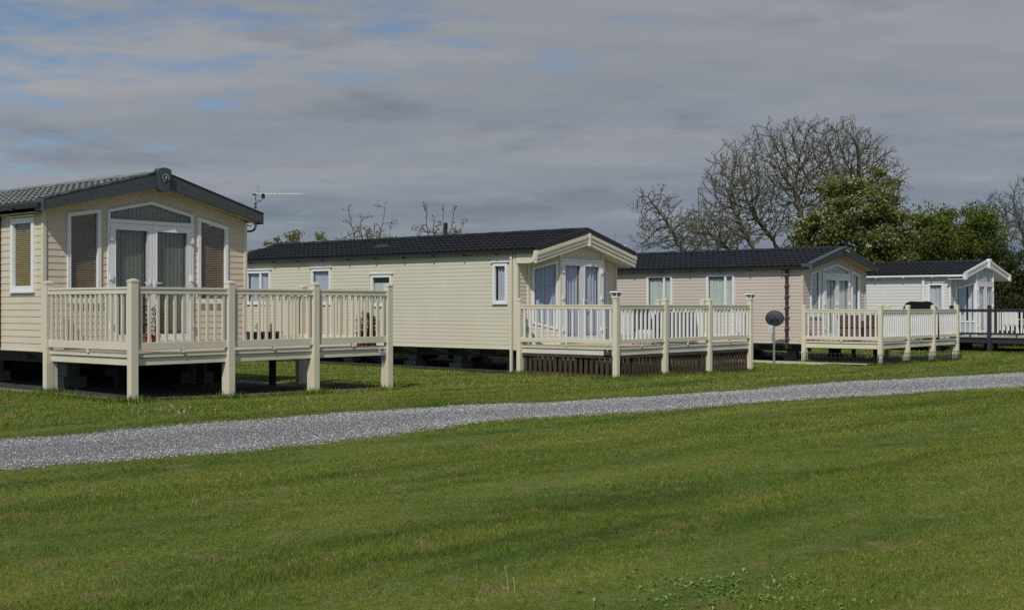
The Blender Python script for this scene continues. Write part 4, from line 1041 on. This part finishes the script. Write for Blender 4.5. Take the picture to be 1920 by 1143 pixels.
# longer tufts round posts and along edges
tu=[]
def tuft(k,u,v,n,sp,hh):
    p=W(k,u,v)
    x=RN.normal(p.x,sp,n); y=RN.normal(p.y,sp,n); h=hh*RN.uniform(.3,1.2,n); an=RN.uniform(0,6.28,n); w=.008*RN.uniform(.6,1.3,n)*(1+p.y/60); la_=RN.uniform(0,6.28,n); lean=h*RN.uniform(.1,.7,n); z=gz(x,y)
    VV.append(np.stack([np.stack([x-w*np.cos(an),y-w*np.sin(an),z],1),np.stack([x+w*np.cos(an),y+w*np.sin(an),z],1),np.stack([x+lean*np.cos(la_),y+lean*np.sin(la_),z+h],1)],1).reshape(-1,3)); TT.append(np.repeat(RN.random(n)*.6,3))
for k,D,ps,vL in ((1,2.82,(1.72,3.55,5.36),-.32),(2,3.09,(2.0,4.12,6.3),-.17),(3,2.52,(1.95,4.04,6.13),-.1),(4,3.4,(2.4,4.9),-.1)):
    for u,v in [(-.1,vL),(-.1,-D)]+[(q,-D) for q in ps]:
        tuft(k,u,v-.05,200,.12,.12)
    for t in np.arange(0,1,.03):
        tuft(k,-.25,vL+(-D-vL)*t+.0,int(16+RN.integers(0,40)),.09,.09); tuft(k,-.1+(ps[-1]+.1)*t,-D-.06,int(10+RN.integers(0,34)),.10,.085)
for t in np.arange(0,8,.15): tuft(1,-.5,t,18,.1,.08)
for t in np.arange(0,12,.25): tuft(2,-.3,t,10,.1,.06)
v=np.concatenate(VV); t=np.concatenate(TT); f=np.arange(len(v)).reshape(-1,3)
print('grass blades',len(f))
o=npmesh('grass',v,f,grassmat('grass_blade',True)); a=o.data.attributes.new('tint','FLOAT','POINT'); a.data.foreach_set('value',t.astype(np.float32))
tag(o,kind='stuff',label='short mown green grass with yellowed patches',cat='grass')
# daisies
mb=MB()
def daisy(x,y,r,h=.05):
    z=gzf(x,y)+h; mb.poly([(x+r*math.cos(q*1.047),y+r*math.sin(q*1.047),z+R.uniform(0,.004)) for q in range(6)]); mb.tube([(x,y,z-h),(x,y,z)],.0015,3)
def gpx(px,py,z=0): 
    d=(1.6-z)/((py-574)/2263.); return ((px-960)/2263.*d,d)
for cx,cy,n,sx,sy in ((-4.75,16.9,26,.3,.28),(-5.1,17.5,14,.8,.3),(-3.0,19.4,10,.5,.4),(-2.6,19.9,8,.6,.5),(-3.6,13.2-.35,7,.25,.05),(5.8,28.0,30,1.6,.6),(1.5,24,12,1.5,1),(-8.3,17.2,6,.5,.5),(14,33,22,2,.8)):
    for i in range(n): daisy(R.gauss(cx,sx),R.gauss(cy,sy),R.uniform(.007,.012)*(1+cy/30))
o=mb.build('daisies',mat('daisy_petals',(.75,.75,.70),.7)); tag(o,kind='stuff',label='small white daisies dotted in the verge grass',cat='daisies')

def stalk(x,y,h,bend,label,pts=1):
    z=gzf(x,y); o=thing('flower_stalk',label,'flower stalk',(x,y,z))
    for i in range(pts):
        mb=MB(); ox=i*.035; b_=bend*(1-i*.6); mb.tube([(ox,0,0),(ox+b_*.3,0,h*.5*(1-.3*i)),(ox+b_,0,h*(1-.4*i))],.0028,5); mb.build('stem',mat('pale_stem',(.33,.33,.16),.6),o)
stalk(-.02,6.75,.15,-.02,'pale bent flower stalk standing in the lawn near the bottom centre',2)
stalk(-2.55,9.6,.11,.03,'short pale flower stalks in the lawn left of centre, in front of the track',2)
mb=MB()
for i in range(330):
    x,y=R.gauss(1.25,.33),R.gauss(6.75,.28); z=gzf(x,y); a=R.uniform(0,6.28); l_=R.uniform(.018,.045); w_=l_*.28; h_=R.uniform(.0,.026)
    dx,dy=math.cos(a),math.sin(a); mb.poly([(x,y,z),(x+dx*l_*.5-dy*w_,y+dy*l_*.5+dx*w_,z+h_),(x+dx*l_,y+dy*l_,z+h_*.9),(x+dx*l_*.5+dy*w_,y+dy*l_*.5-dx*w_,z+h_)])
tag(mb.build('broadleaf_weeds',mat('weed_leaf',(.15,.235,.05),.6,.25,30)),kind='stuff',label='patch of low broad-leaved weeds in the lawn at the bottom',cat='weeds')

# ------------------------------------------------------------------ trees
def barkmat(name,c): return mat(name,c,.9,.3,6,.5,40)
BK=barkmat('grey_brown_bark',(.088,.082,.055)); BK2=barkmat('dark_bark',(.06,.05,.04))
def leafmat(name,c,c2,tr=.3):
    m,nt,b=newmat(name); at=nt.nodes.new('ShaderNodeAttribute'); at.attribute_name='tint'
    r=ramp(nt,at.outputs['Fac'],[(0,c),(1,c2)]); nt.links.new(r.outputs[0],b.inputs['Base Color']); b.inputs['Roughness'].default_value=.6; b.inputs['Specular IOR Level'].default_value=.3
    t=nt.nodes.new('ShaderNodeBsdfTranslucent'); nt.links.new(r.outputs[0],t.inputs[0]); mx=nt.nodes.new('ShaderNodeMixShader'); mx.inputs[0].default_value=tr
    nt.links.new(b.outputs[0],mx.inputs[1]); nt.links.new(t.outputs[0],mx.inputs[2]); nt.links.new(mx.outputs[0],nt.nodes['Material Output'].inputs[0]); return m
def colonise(seeds,att,step=.22,di=1.3,dk=.27,iters=170,grav=(0,0,.5)):
    nodes=[np.array(s,float) for s in seeds[0]]; par=list(seeds[1]); kid={}; att=np.array(att)
    P_=np.array(nodes); d=np.linalg.norm(att[:,None]-P_[None],axis=2); near=d.argmin(1); nd=d.min(1)
    for it in range(iters):
        act=nd<di if it>25 else nd<di*4
        if not act.any(): break
        dirs={}
        for i in np.where(act)[0]:
            k=near[i]; v_=att[i]-nodes[k]; dirs.setdefault(k,np.zeros(3)); dirs[k]+=v_/(np.linalg.norm(v_)+1e-9)
        new=[]
        for k,v_ in dirs.items():
            l=np.linalg.norm(v_)
            if l<1e-3: continue
            v_=v_/l+RN.normal(0,.04,3)+np.array(grav)*.3; v_/=np.linalg.norm(v_)
            if par[k]>=0:
                dd=nodes[k]-nodes[par[k]]; v_=v_+.55*dd/(np.linalg.norm(dd)+1e-9); v_/=np.linalg.norm(v_)
            q=nodes[k]+v_*step
            if any(np.linalg.norm(q-c_)<step*.6 for c_ in kid.get(k,[])): continue
            kid.setdefault(k,[]).append(q); new.append((k,q))
        if not new: break
        b0=len(nodes)
        for k,q in new: nodes.append(q); par.append(k)
        Q=np.array([q for _,q in new]); d=np.linalg.norm(att[:,None]-Q[None],axis=2); j=d.argmin(1); dm=d.min(1)
        up=dm<nd; near[up]=b0+j[up]; nd[up]=dm[up]
        keep=nd>dk; att=att[keep]; near=near[keep]; nd=nd[keep]
        if len(att)==0: break
    return np.array(nodes),par
def tubes(P_,par,rad_,sides=4):
    e=[(par[i],i) for i in range(len(par)) if par[i]>=0]; a=np.array([x for x,_ in e]); b_=np.array([y for _,y in e])
    p=P_[a];q=P_[b_]; d=q-p; l=np.linalg.norm(d,axis=1)[:,None]+1e-9; d/=l
    up=np.where(np.abs(d[:,2:3])>.9,np.array([[1.,0,0]]),np.array([[0,0,1.]])); x=np.cross(d,up); x/=np.linalg.norm(x,axis=1)[:,None]; y=np.cross(x,d)
    an=np.arange(sides)*2*np.pi/sides
    ci=np.cos(an)[None,:,None]; si_=np.sin(an)[None,:,None]
    dirv=x[:,None]*ci+y[:,None]*si_
    v0=p[:,None]+dirv*rad_[a][:,None,None]; v1=q[:,None]+dirv*rad_[b_][:,None,None]
    V_=np.concatenate([v0,v1],1).reshape(-1,3); k=len(e); base=np.arange(k)[:,None]*2*sides; F_=[]
    for s in range(sides):
        t=(s+1)%sides; F_.append(np.concatenate([base+s,base+t,base+sides+t,base+sides+s],1))
    return V_,np.concatenate(F_)
def ell(c,r,n,shell=.55):
    v_=RN.normal(0,1,(n,3)); v_/=np.linalg.norm(v_,axis=1)[:,None]; t=(shell+(1-shell)*RN.random(n))**1.; t=np.where(RN.random(n)<.45,RN.random(n)**.5,t)
    return np.array(c)+v_*np.array(r)*t[:,None]
def leaves(pts,size,tint=None):
    n=len(pts); d=RN.normal(0,1,(n,3)); d/=np.linalg.norm(d,axis=1)[:,None]; e=np.cross(d,RN.normal(0,1,(n,3))); e/=np.linalg.norm(e,axis=1)[:,None]
    s=(size*RN.uniform(.6,1.35,n))[:,None]
    V_=np.stack([pts-d*s,pts+e*s*.55,pts+d*s,pts-e*s*.55],1).reshape(-1,3); F_=np.arange(4*n).reshape(-1,4)
    T_=np.repeat(RN.random(n) if tint is None else tint,4); return V_,F_,T_
def leafobj(name,pts,size,m,parent,tint=None):
    V_,F_,T_=leaves(pts,size,tint); o=npmesh(name,V_,F_,m); a=o.data.attributes.new('tint','FLOAT','POINT'); a.data.foreach_set('value',T_.astype(np.float32)); o.parent=parent; return o
LF_bud=leafmat('bud_leaves',(.12,.12,.045),(.25,.25,.10))
LF_haw=leafmat('hawthorn_leaves',(.072,.084,.020),(.225,.235,.065)); LF_blo=leafmat('blossom',(.34,.37,.20),(.58,.58,.40),.2)
LF_dk=leafmat('dark_leaves',(.048,.072,.010),(.17,.21,.032)); LF_hd=leafmat('hedge_leaves',(.022,.034,.009),(.075,.09,.022)); LF_yel=leafmat('yellow_leaves',(.13,.13,.035),(.24,.22,.08))
def bare_tree(name,label,base,attr,seeds,rtip=.0075,twig=3,leaf=(LF_bud,.045,.9),group=None,tw=.30,expo=2.45,**k):
    root=thing(name,label,'tree',(base[0],base[1],gzf(*base[:2])),0,group); off=np.array(root.location)
    P_,par=colonise(seeds,attr,**k); n0=len(P_)
    kids=np.zeros(n0); 
    for i,p_ in enumerate(par):
        if p_>=0: kids[p_]+=1
    tips=[i for i in range(n0) if kids[i]==0]
    P_=list(P_)
    # twigs
    src=[i for i in range(n0) if i in set(tips) or R.random()<.35]
    for i in src:
        if par[i]<0: continue
        d=P_[i]-P_[par[i]]; d=d/np.linalg.norm(d)
        for j in range(twig if kids[i]==0 else 1):
            cur=i; v_=d+RN.normal(0,.36,3)+np.array([0,0,.40]); v_/=np.linalg.norm(v_); 
            for s in range(2):
                q=P_[cur]+v_*tw*RN.uniform(.4,.8); P_.append(q); par.append(cur); cur=len(P_)-1; v_=v_+RN.normal(0,.18,3)+np.array([0,0,.08]); v_/=np.linalg.norm(v_)
    P_=np.array(P_); n=len(P_); rr_=np.zeros(n); kids=np.zeros(n)
    for i in range(n):
        if par[i]>=0: kids[par[i]]+=1
    acc=np.where(kids==0,rtip**expo,0.)
    for i in range(n-1,-1,-1):
        if par[i]>=0: acc[par[i]]+=acc[i]
    rr_=acc**(1/expo)
    V_,F_=tubes(P_-off,par,rr_,4); o=npmesh('trunk_and_branches' if False else 'trunk',V_,F_,BK,True); o.parent=root
    m,s,fr__=leaf; tp=P_[kids==0]-off; tp=tp[RN.random(len(tp))<fr__]; tp=np.repeat(tp,2,0)+RN.normal(0,.05,(len(tp)*2,3))
    leafobj('crown',tp,s,m,root); return root
def stems(base,tops,per=6):
    """explicit main limbs: list of polylines from base"""
    nodes=[];par=[]
    for poly in tops:
        prev=-1
        pts=[np.array(p,float) for p in poly]
        for a_,b_ in zip(pts[:-1],pts[1:]):
            n=max(1,int(np.linalg.norm(b_-a_)/.3))
            for i in range(n+(1 if prev==-1 else 0)):
                t=(i+(0 if prev==-1 and i==0 else (0 if prev==-1 else 1)))/n
                q=a_+(b_-a_)*min(1,t)+RN.normal(0,.03,3)
                nodes.append(q); par.append(prev); prev=len(nodes)-1
    return nodes,par
# px -> world at depth
def D(px,py,d): return np.array([(px-960)/2263.*d,d,1.6-(py-574)/2263.*d])
dT=60
att=np.concatenate([ell(D(1500,345,dT),(4.9,2.8,3.1),2300,.6),ell(D(1400,390,dT),(2.6,2.3,2.0),800,.6),ell(D(1600,350,dT),(2.6,2.2,2.5),900,.6),ell(D(1540,290,dT),(3.0,2.2,1.75),900,.6),ell(D(1340,435,dT),(2.0,1.8,1.3),700,.5),ell(D(1380,350,dT),(1.7,1.6,1.4),420,.5)])
att=att[att[:,2]>2.5]
b=D(1490,620,dT); b[2]=-.1
sd=stems(b,[[b,D(1480,520,dT),D(1450,450,dT+.5),D(1410,400,dT+.3)],[b+(.3,.3,0),D(1500,500,dT-.3),D(1510,430,dT-.5),D(1490,360,dT-.5)],[b+(.5,0,0),D(1525,500,dT),D(1560,420,dT+.8),D(1600,360,dT+1)],[b+(-.3,-.2,0),D(1440,540,dT-.5),D(1400,440,dT-1),D(1370,380,dT-1)],[b+(-.5,.2,0),D(1430,560,dT+.5),D(1380,480,dT+.5),D(1330,440,dT+.5)]])
bare_tree('bare_tree','tall wide bare-branched tree with first small leaves above the pinkish beige caravan',b,att,sd,.0085)
b=D(1330,640,57); b[2]=-.1
att=np.concatenate([ell(D(1235,410,57),(1.0,1.0,1.35),330,.4),ell(D(1215,385,57),(.8,.8,.8),130,.4),ell(D(1310,445,57),(2.2,1.3,1.1),850,.5),ell(D(1240,450,57),(1.3,1.,.6),170,.5)])
sd=stems(b,[[b,D(1300,510,57),D(1270,450,57),D(1240,400,57),D(1215,370,57)],[b+(.2,0,0),D(1330,500,57),D(1350,460,57)]])
bare_tree('bare_tree','low leaning bare tree left of the tall wide one, over the caravan roof',b,att,sd,.0085)
# right bare trees
for cx,dd_,lab,h in ((1868,64,'slender bare tree behind the dark green tree at the right',365),(1925,62,'taller bare tree cut off by the right edge of the picture',335)):
    b=D(cx,620,dd_); b[2]=-.1
    att=np.concatenate([ell(D(cx,(h+480)/2,dd_),(1.3,1.2,(480-h)/2/2263*dd_),900,.55)])
    sd=stems(b,[[b,D(cx,500,dd_),D(cx-8,430,dd_)],[b+(.2,.1,0),D(cx+12,500,dd_),D(cx+18,420,dd_)]])
    bare_tree('bare_tree',lab,b,att,sd,.007,leaf=(LF_bud,.035,.3),grav=(0,0,.9))
# foliage trees: clumped crowns
def clump_tree(name,label,base,blobs,nclump,nleaf,size,m,parts=None,group=None,cr=(.35,.75),cat='tree',flat=.75,density=1.):
    root=thing(name,label,cat,(base[0],base[1],gzf(*base[:2])),0,group); off=np.array(root.location)
    mb=MB(); top=max(c[2]+r[2]*.3 for c,r in blobs)
    for j in range(5):
        c,r=blobs[j%len(blobs)]; q=np.array(c)-off; b0=(R.uniform(-.15,.15),R.uniform(-.15,.15),-.1)
        mid=(q*.5+np.array(b0)*.5)+RN.normal(0,.15,3); mb.tube([b0,tuple(mid*.6),tuple(mid),tuple(q)],.07 if j else .11,6)
    mb.build('trunk',BK2,root)
    w=np.array([r[0]*r[1]*r[2] for c,r in blobs])**.7; w/=w.sum(); cl=[]
    for i in range(nclump):
        c,r=blobs[RN.choice(len(blobs),p=w)]; v_=RN.normal(0,1,3); v_/=np.linalg.norm(v_); t=R.uniform(.45,1.03); cl.append((np.array(c)+v_*np.array(r)*t,R.uniform(*cr)))
    cl=[(c,r) for c,r in cl if c[2]>off[2]+.15]
    pts=[];ti=[]
    per=nleaf//len(cl)
    for c,r in cl:
        v_=RN.normal(0,1,(per,3)); v_/=np.linalg.norm(v_,axis=1)[:,None]; rr_=r*(RN.random(per)**.4)[:,None]*np.array([1.2,1.2,flat])
        pts.append(c+v_*rr_*(1+RN.normal(0,.12,(per,1)))); ti.append(np.clip(RN.normal(R.uniform(.25,.75),.16,per),0,1))
    pts=np.concatenate(pts); ti=np.concatenate(ti); k=pts[:,2]>off[2]+.02
    leafobj('crown',pts[k]-off,size,m,root,ti[k])
    return root,cl,off
dH=50
B_=lambda px,py,d,r: (tuple(D(px,py,d)),r)
base=D(1590,640,dH); base[2]=0
root,cl,off=clump_tree('hawthorn_tree','green hawthorn tree flecked with white blossom between the tall bare tree and the dark one',base,[B_(1600,395,dH,(1.7,1.6,1.2)),B_(1560,440,dH,(1.5,1.5,1.2)),B_(1640,440,dH,(1.6,1.5,1.3)),B_(1600,500,dH,(2.4,1.6,1.6)),B_(1650,390,dH,(.9,1.,.9)),B_(1545,480,dH,(1.4,1.3,1.0)),B_(1530,430,dH,(1.1,1.,.9)),B_(1680,460,dH,(.9,1.,1.2)),B_(1570,365,dH,(1.0,1.,.8)),B_(1640,350,dH,(.9,.9,.7))],280,46000,.062,LF_haw,cr=(.22,.5))
bp_=[]
for c,r in cl:
    if R.random()<.62: 
        n=R.randint(20,130); v_=RN.normal(0,1,(n,3)); v_/=np.linalg.norm(v_,axis=1)[:,None]; v_[:,2]=np.abs(v_[:,2]); v_[:,1]-=.3
        q=c+v_*r*np.array([1.2,1.2,.8]); s=RN.normal(0,.5,3); k=((q-c)@s)>0; bp_.append(q[k])
leafobj('blossom',np.concatenate(bp_)-off,.042,LF_blo,root)
base=D(1790,640,54); base[2]=0
clump_tree('dark_green_tree','dense dark green rounded tree behind the pale caravan roof',base,[B_(1790,440,54,(2.1,1.8,1.35)),B_(1735,470,54,(1.2,1.4,1.4)),B_(1830,470,54,(1.4,1.4,1.4)),B_(1780,510,54,(2.6,1.6,1.5)),B_(1860,530,54,(1.2,1.2,1.2)),B_(1715,490,54,(1.0,1.2,1.3)),B_(1760,420,54,(1.2,1.2,.9)),B_(1830,420,54,(1.0,1.,.9))],250,42000,.062,LF_dk,cr=(.28,.6))
base=D(1895,650,51); base[2]=0
clump_tree('hedge_shrub','dark overgrown hedge shrub behind the charcoal deck, right of the pale caravan',base,[B_(1885,520,51,(1.2,1.2,1.6)),B_(1930,500,51,(1.3,1.2,1.9)),B_(1895,600,51,(1.4,1.2,1.2)),B_(1960,580,51,(1.6,1.2,1.6))],150,24000,.055,LF_hd,cr=(.25,.5),cat='shrub')
base=D(2040,650,52); base[2]=0
clump_tree('hedge_shrub','dark hedge shrub beyond the right edge of the view',base,[B_(2030,520,52,(2.,1.2,1.8)),B_(2060,600,52,(2.2,1.2,1.2))],70,8000,.07,LF_hd,cr=(.3,.6),cat='shrub')
base=D(1500,600,53); base[2]=0
clump_tree('low_shrub','low scrubby shrub at the left foot of the hawthorn tree',base,[B_(1490,480,53,(.9,.9,.7)),B_(1500,560,53,(1.2,1,1.2))],50,5000,.055,LF_haw,cr=(.2,.4),cat='shrub')
# bushes over caravan 2
def D2(px,py): return D(px,py,48)
base=D2(560,640); base[2]=0
clump_tree('leafy_bush','yellow-green leafy bush just right of the aerial above the cream caravan roof',base,[B_(550,455,48,(1.0,.9,.45)),B_(600,455,48,(.5,.7,.3)),B_(500,478,48,(.5,.6,.3)),B_(550,520,48,(1.2,.9,1.2))],60,5200,.05,LF_yel,cr=(.13,.26),cat='shrub')
for cx,lab,tops,seedp in ((690,'thin spiky bush with upright twigs above the cream caravan roof',[(652,398),(675,415),(690,420),(722,392),(735,430),(700,440),(660,430),(640,450)],0),(825,'sparse twiggy bush beside the black flue above the cream caravan roof',[(795,396),(812,412),(832,405),(850,398),(868,428),(805,440),(860,440),(790,430)],0)):
    b=D2(cx,640); b[2]=-.1
    att=np.concatenate([ell(D2(*t),(.12,.3,.15),8,.3) for t in tops]+[ell(D2(cx,448),(1.1,.6,.42),260,.3)])
    sd=stems(b,[[b,D2(cx-10,520),D2(cx+(tx-cx)*.5,480),D2(tx-(tx-cx)*.1,ty+12)] for tx,ty in tops[:5]])
    o=bare_tree('twiggy_bush',lab,b,att,sd,.0055,leaf=(LF_yel,.046,1.),tw=.20,dk=.2,step=.16,twig=4); o['category']='shrub'
# far hedge mass behind the row
pts=[];ti=[]
xs_=RN.uniform(-45,60,36000); zt_=2.1+.5*np.sin(xs_*.7)+.4*np.sin(xs_*1.9+1); zz_=RN.random(36000)*zt_; yy=66+RN.normal(0,.6,36000)+(xs_*.02)
o=npmesh('far_hedge',*leaves(np.stack([xs_,yy,zz_],1),.13)[:2],LF_hd); a=o.data.attributes.new('tint','FLOAT','POINT'); a.data.foreach_set('value',np.repeat(RN.random(36000),4).astype(np.float32)); tag(o,kind='stuff',label='distant hedge line closing the field behind the caravans',cat='hedge')

# ------------------------------------------------------------------ light & sky
sun_dir=Vector((-.247*.682,-.966*.682,.731)).normalized()   # towards the sun
l=bpy.data.lights.new('sun','SUN'); l.energy=3.1; l.angle=rad(.6); l.color=(1,.945,.84)
so=bpy.data.objects.new('sun',l); COL.objects.link(so); so.rotation_euler=sun_dir.to_track_quat('Z','Y').to_euler(); so.location=(0,0,30)
w=bpy.data.worlds.new('World'); sc.world=w; w.use_nodes=True; nt=w.node_tree; bg=nt.nodes['Background']; bg.inputs[1].default_value=.1
sky=nt.nodes.new('ShaderNodeTexSky'); sky.sky_type='NISHITA'; sky.sun_disc=False; sky.sun_elevation=rad(47); sky.sun_rotation=rad(194.3); sky.dust_density=1.; sky.ozone_density=1.5
tc=nt.nodes.new('ShaderNodeTexCoord'); G=tc.outputs['Generated']
sep=nt.nodes.new('ShaderNodeSeparateXYZ'); nt.links.new(G,sep.inputs[0])
def math_(op,a,b_=None,clamp=False):
    n=nt.nodes.new('ShaderNodeMath'); n.operation=op; n.use_clamp=clamp
    for i,v_ in enumerate((a,b_)):
        if v_ is None: continue
        if hasattr(v_,'links'): nt.links.new(v_,n.inputs[i])
        else: n.inputs[i].default_value=v_
    return n.outputs[0]
zc=math_('ADD',math_('MAXIMUM',sep.outputs[2],0.0),.10)
px_=math_('DIVIDE',sep.outputs[0],zc); py_=math_('DIVIDE',sep.outputs[1],zc)
cmb=nt.nodes.new('ShaderNodeCombineXYZ'); nt.links.new(px_,cmb.inputs[0]); nt.links.new(py_,cmb.inputs[1]); PV=cmb.outputs[0]
cl1=noise(nt,.9,7,.6,vec=PV,stretch=(.75,1.1,1),rot=.25); cl2=noise(nt,4.6,6,.6,vec=PV,stretch=(.75,1.1,1),rot=.25)
s_=math_('ADD',math_('MULTIPLY',cl1.outputs[0],.52),math_('MULTIPLY',cl2.outputs[0],.48))
# open blue patches up to the left
bias=math_('ADD',math_('MULTIPLY',sep.outputs[0],.36),math_('MULTIPLY',math_('MAXIMUM',sep.outputs[2],.09),-.95))
# thinner cloud overhead and behind, where the sun stands
beh=math_('MULTIPLY',math_('MAXIMUM',math_('SUBTRACT',.25,sep.outputs[1]),0.),.22)
mask=ramp(nt,math_('SUBTRACT',math_('ADD',s_,math_('ADD',bias,.225)),beh),[(.36,(.04,.04,.04)),(.50,(1,1,1))])
cl3=noise(nt,.55,6,.55,vec=PV,stretch=(.5,1.5,1),rot=.1)
tone=ramp(nt,cl3.outputs[0],[(.30,(2.15,2.45,2.90)),(.50,(2.75,2.95,3.35)),(.70,(3.55,3.6,3.85))])
# darker flat-bottomed cumulus bank lower left
cl4=noise(nt,5.0,6,.6,vec=G,stretch=(.8,.8,3.4)); 
dk=ramp(nt,cl4.outputs[0],[(.53,(1,1,1)),(.64,(.78,.80,.84))])
tn=mixc(nt,1.,tone.outputs[0],dk.outputs[0],'MULTIPLY')
hz=ramp(nt,sep.outputs[2],[(0,(.70,.80,.90)),(.10,(.90,.94,.97)),(.20,(1.04,1.03,1.01)),(1,(1,1,1))]); tn=mixc(nt,1.,tn,hz.outputs[0],'MULTIPLY')
br=ramp(nt,cl2.outputs[0],[(.35,(.96,.97,.985)),(.65,(1.05,1.045,1.03))]); tn=mixc(nt,1.,tn,br.outputs[0],'MULTIPLY')
lx=ramp(nt,math_('ADD',math_('MULTIPLY',sep.outputs[0],1.2),.5),[(0,(1.13,1.10,1.08)),(.5,(1,1,1)),(1,(1.0,1.0,1.01))]); tn=mixc(nt,1.,tn,lx.outputs[0],'MULTIPLY')
skc=mixc(nt,1.,sky.outputs[0],(.62,.72,.82),'MULTIPLY')
col=mixc(nt,mask.outputs[0],skc,tn)
nt.links.new(col,bg.inputs[0])

cam=bpy.data.cameras.new('camera'); co=bpy.data.objects.new('camera',cam); COL.objects.link(co); sc.camera=co
cam.sensor_width=36; cam.sensor_fit='HORIZONTAL'; cam.lens=36*2263/1920.; cam.clip_end=5000; cam.clip_start=.1
co.location=(0,0,1.6); co.rotation_euler=(rad(90+math.degrees(math.atan(2.5/2263))),0,0)
sc.view_settings.view_transform='Standard'; sc.view_settings.look='None'; sc.view_settings.exposure=0; sc.view_settings.gamma=1
sc.cycles.use_denoising=DENOISE; sc.render.engine='CYCLES'; sc.cycles.max_bounces=8; sc.cycles.transparent_max_bounces=12
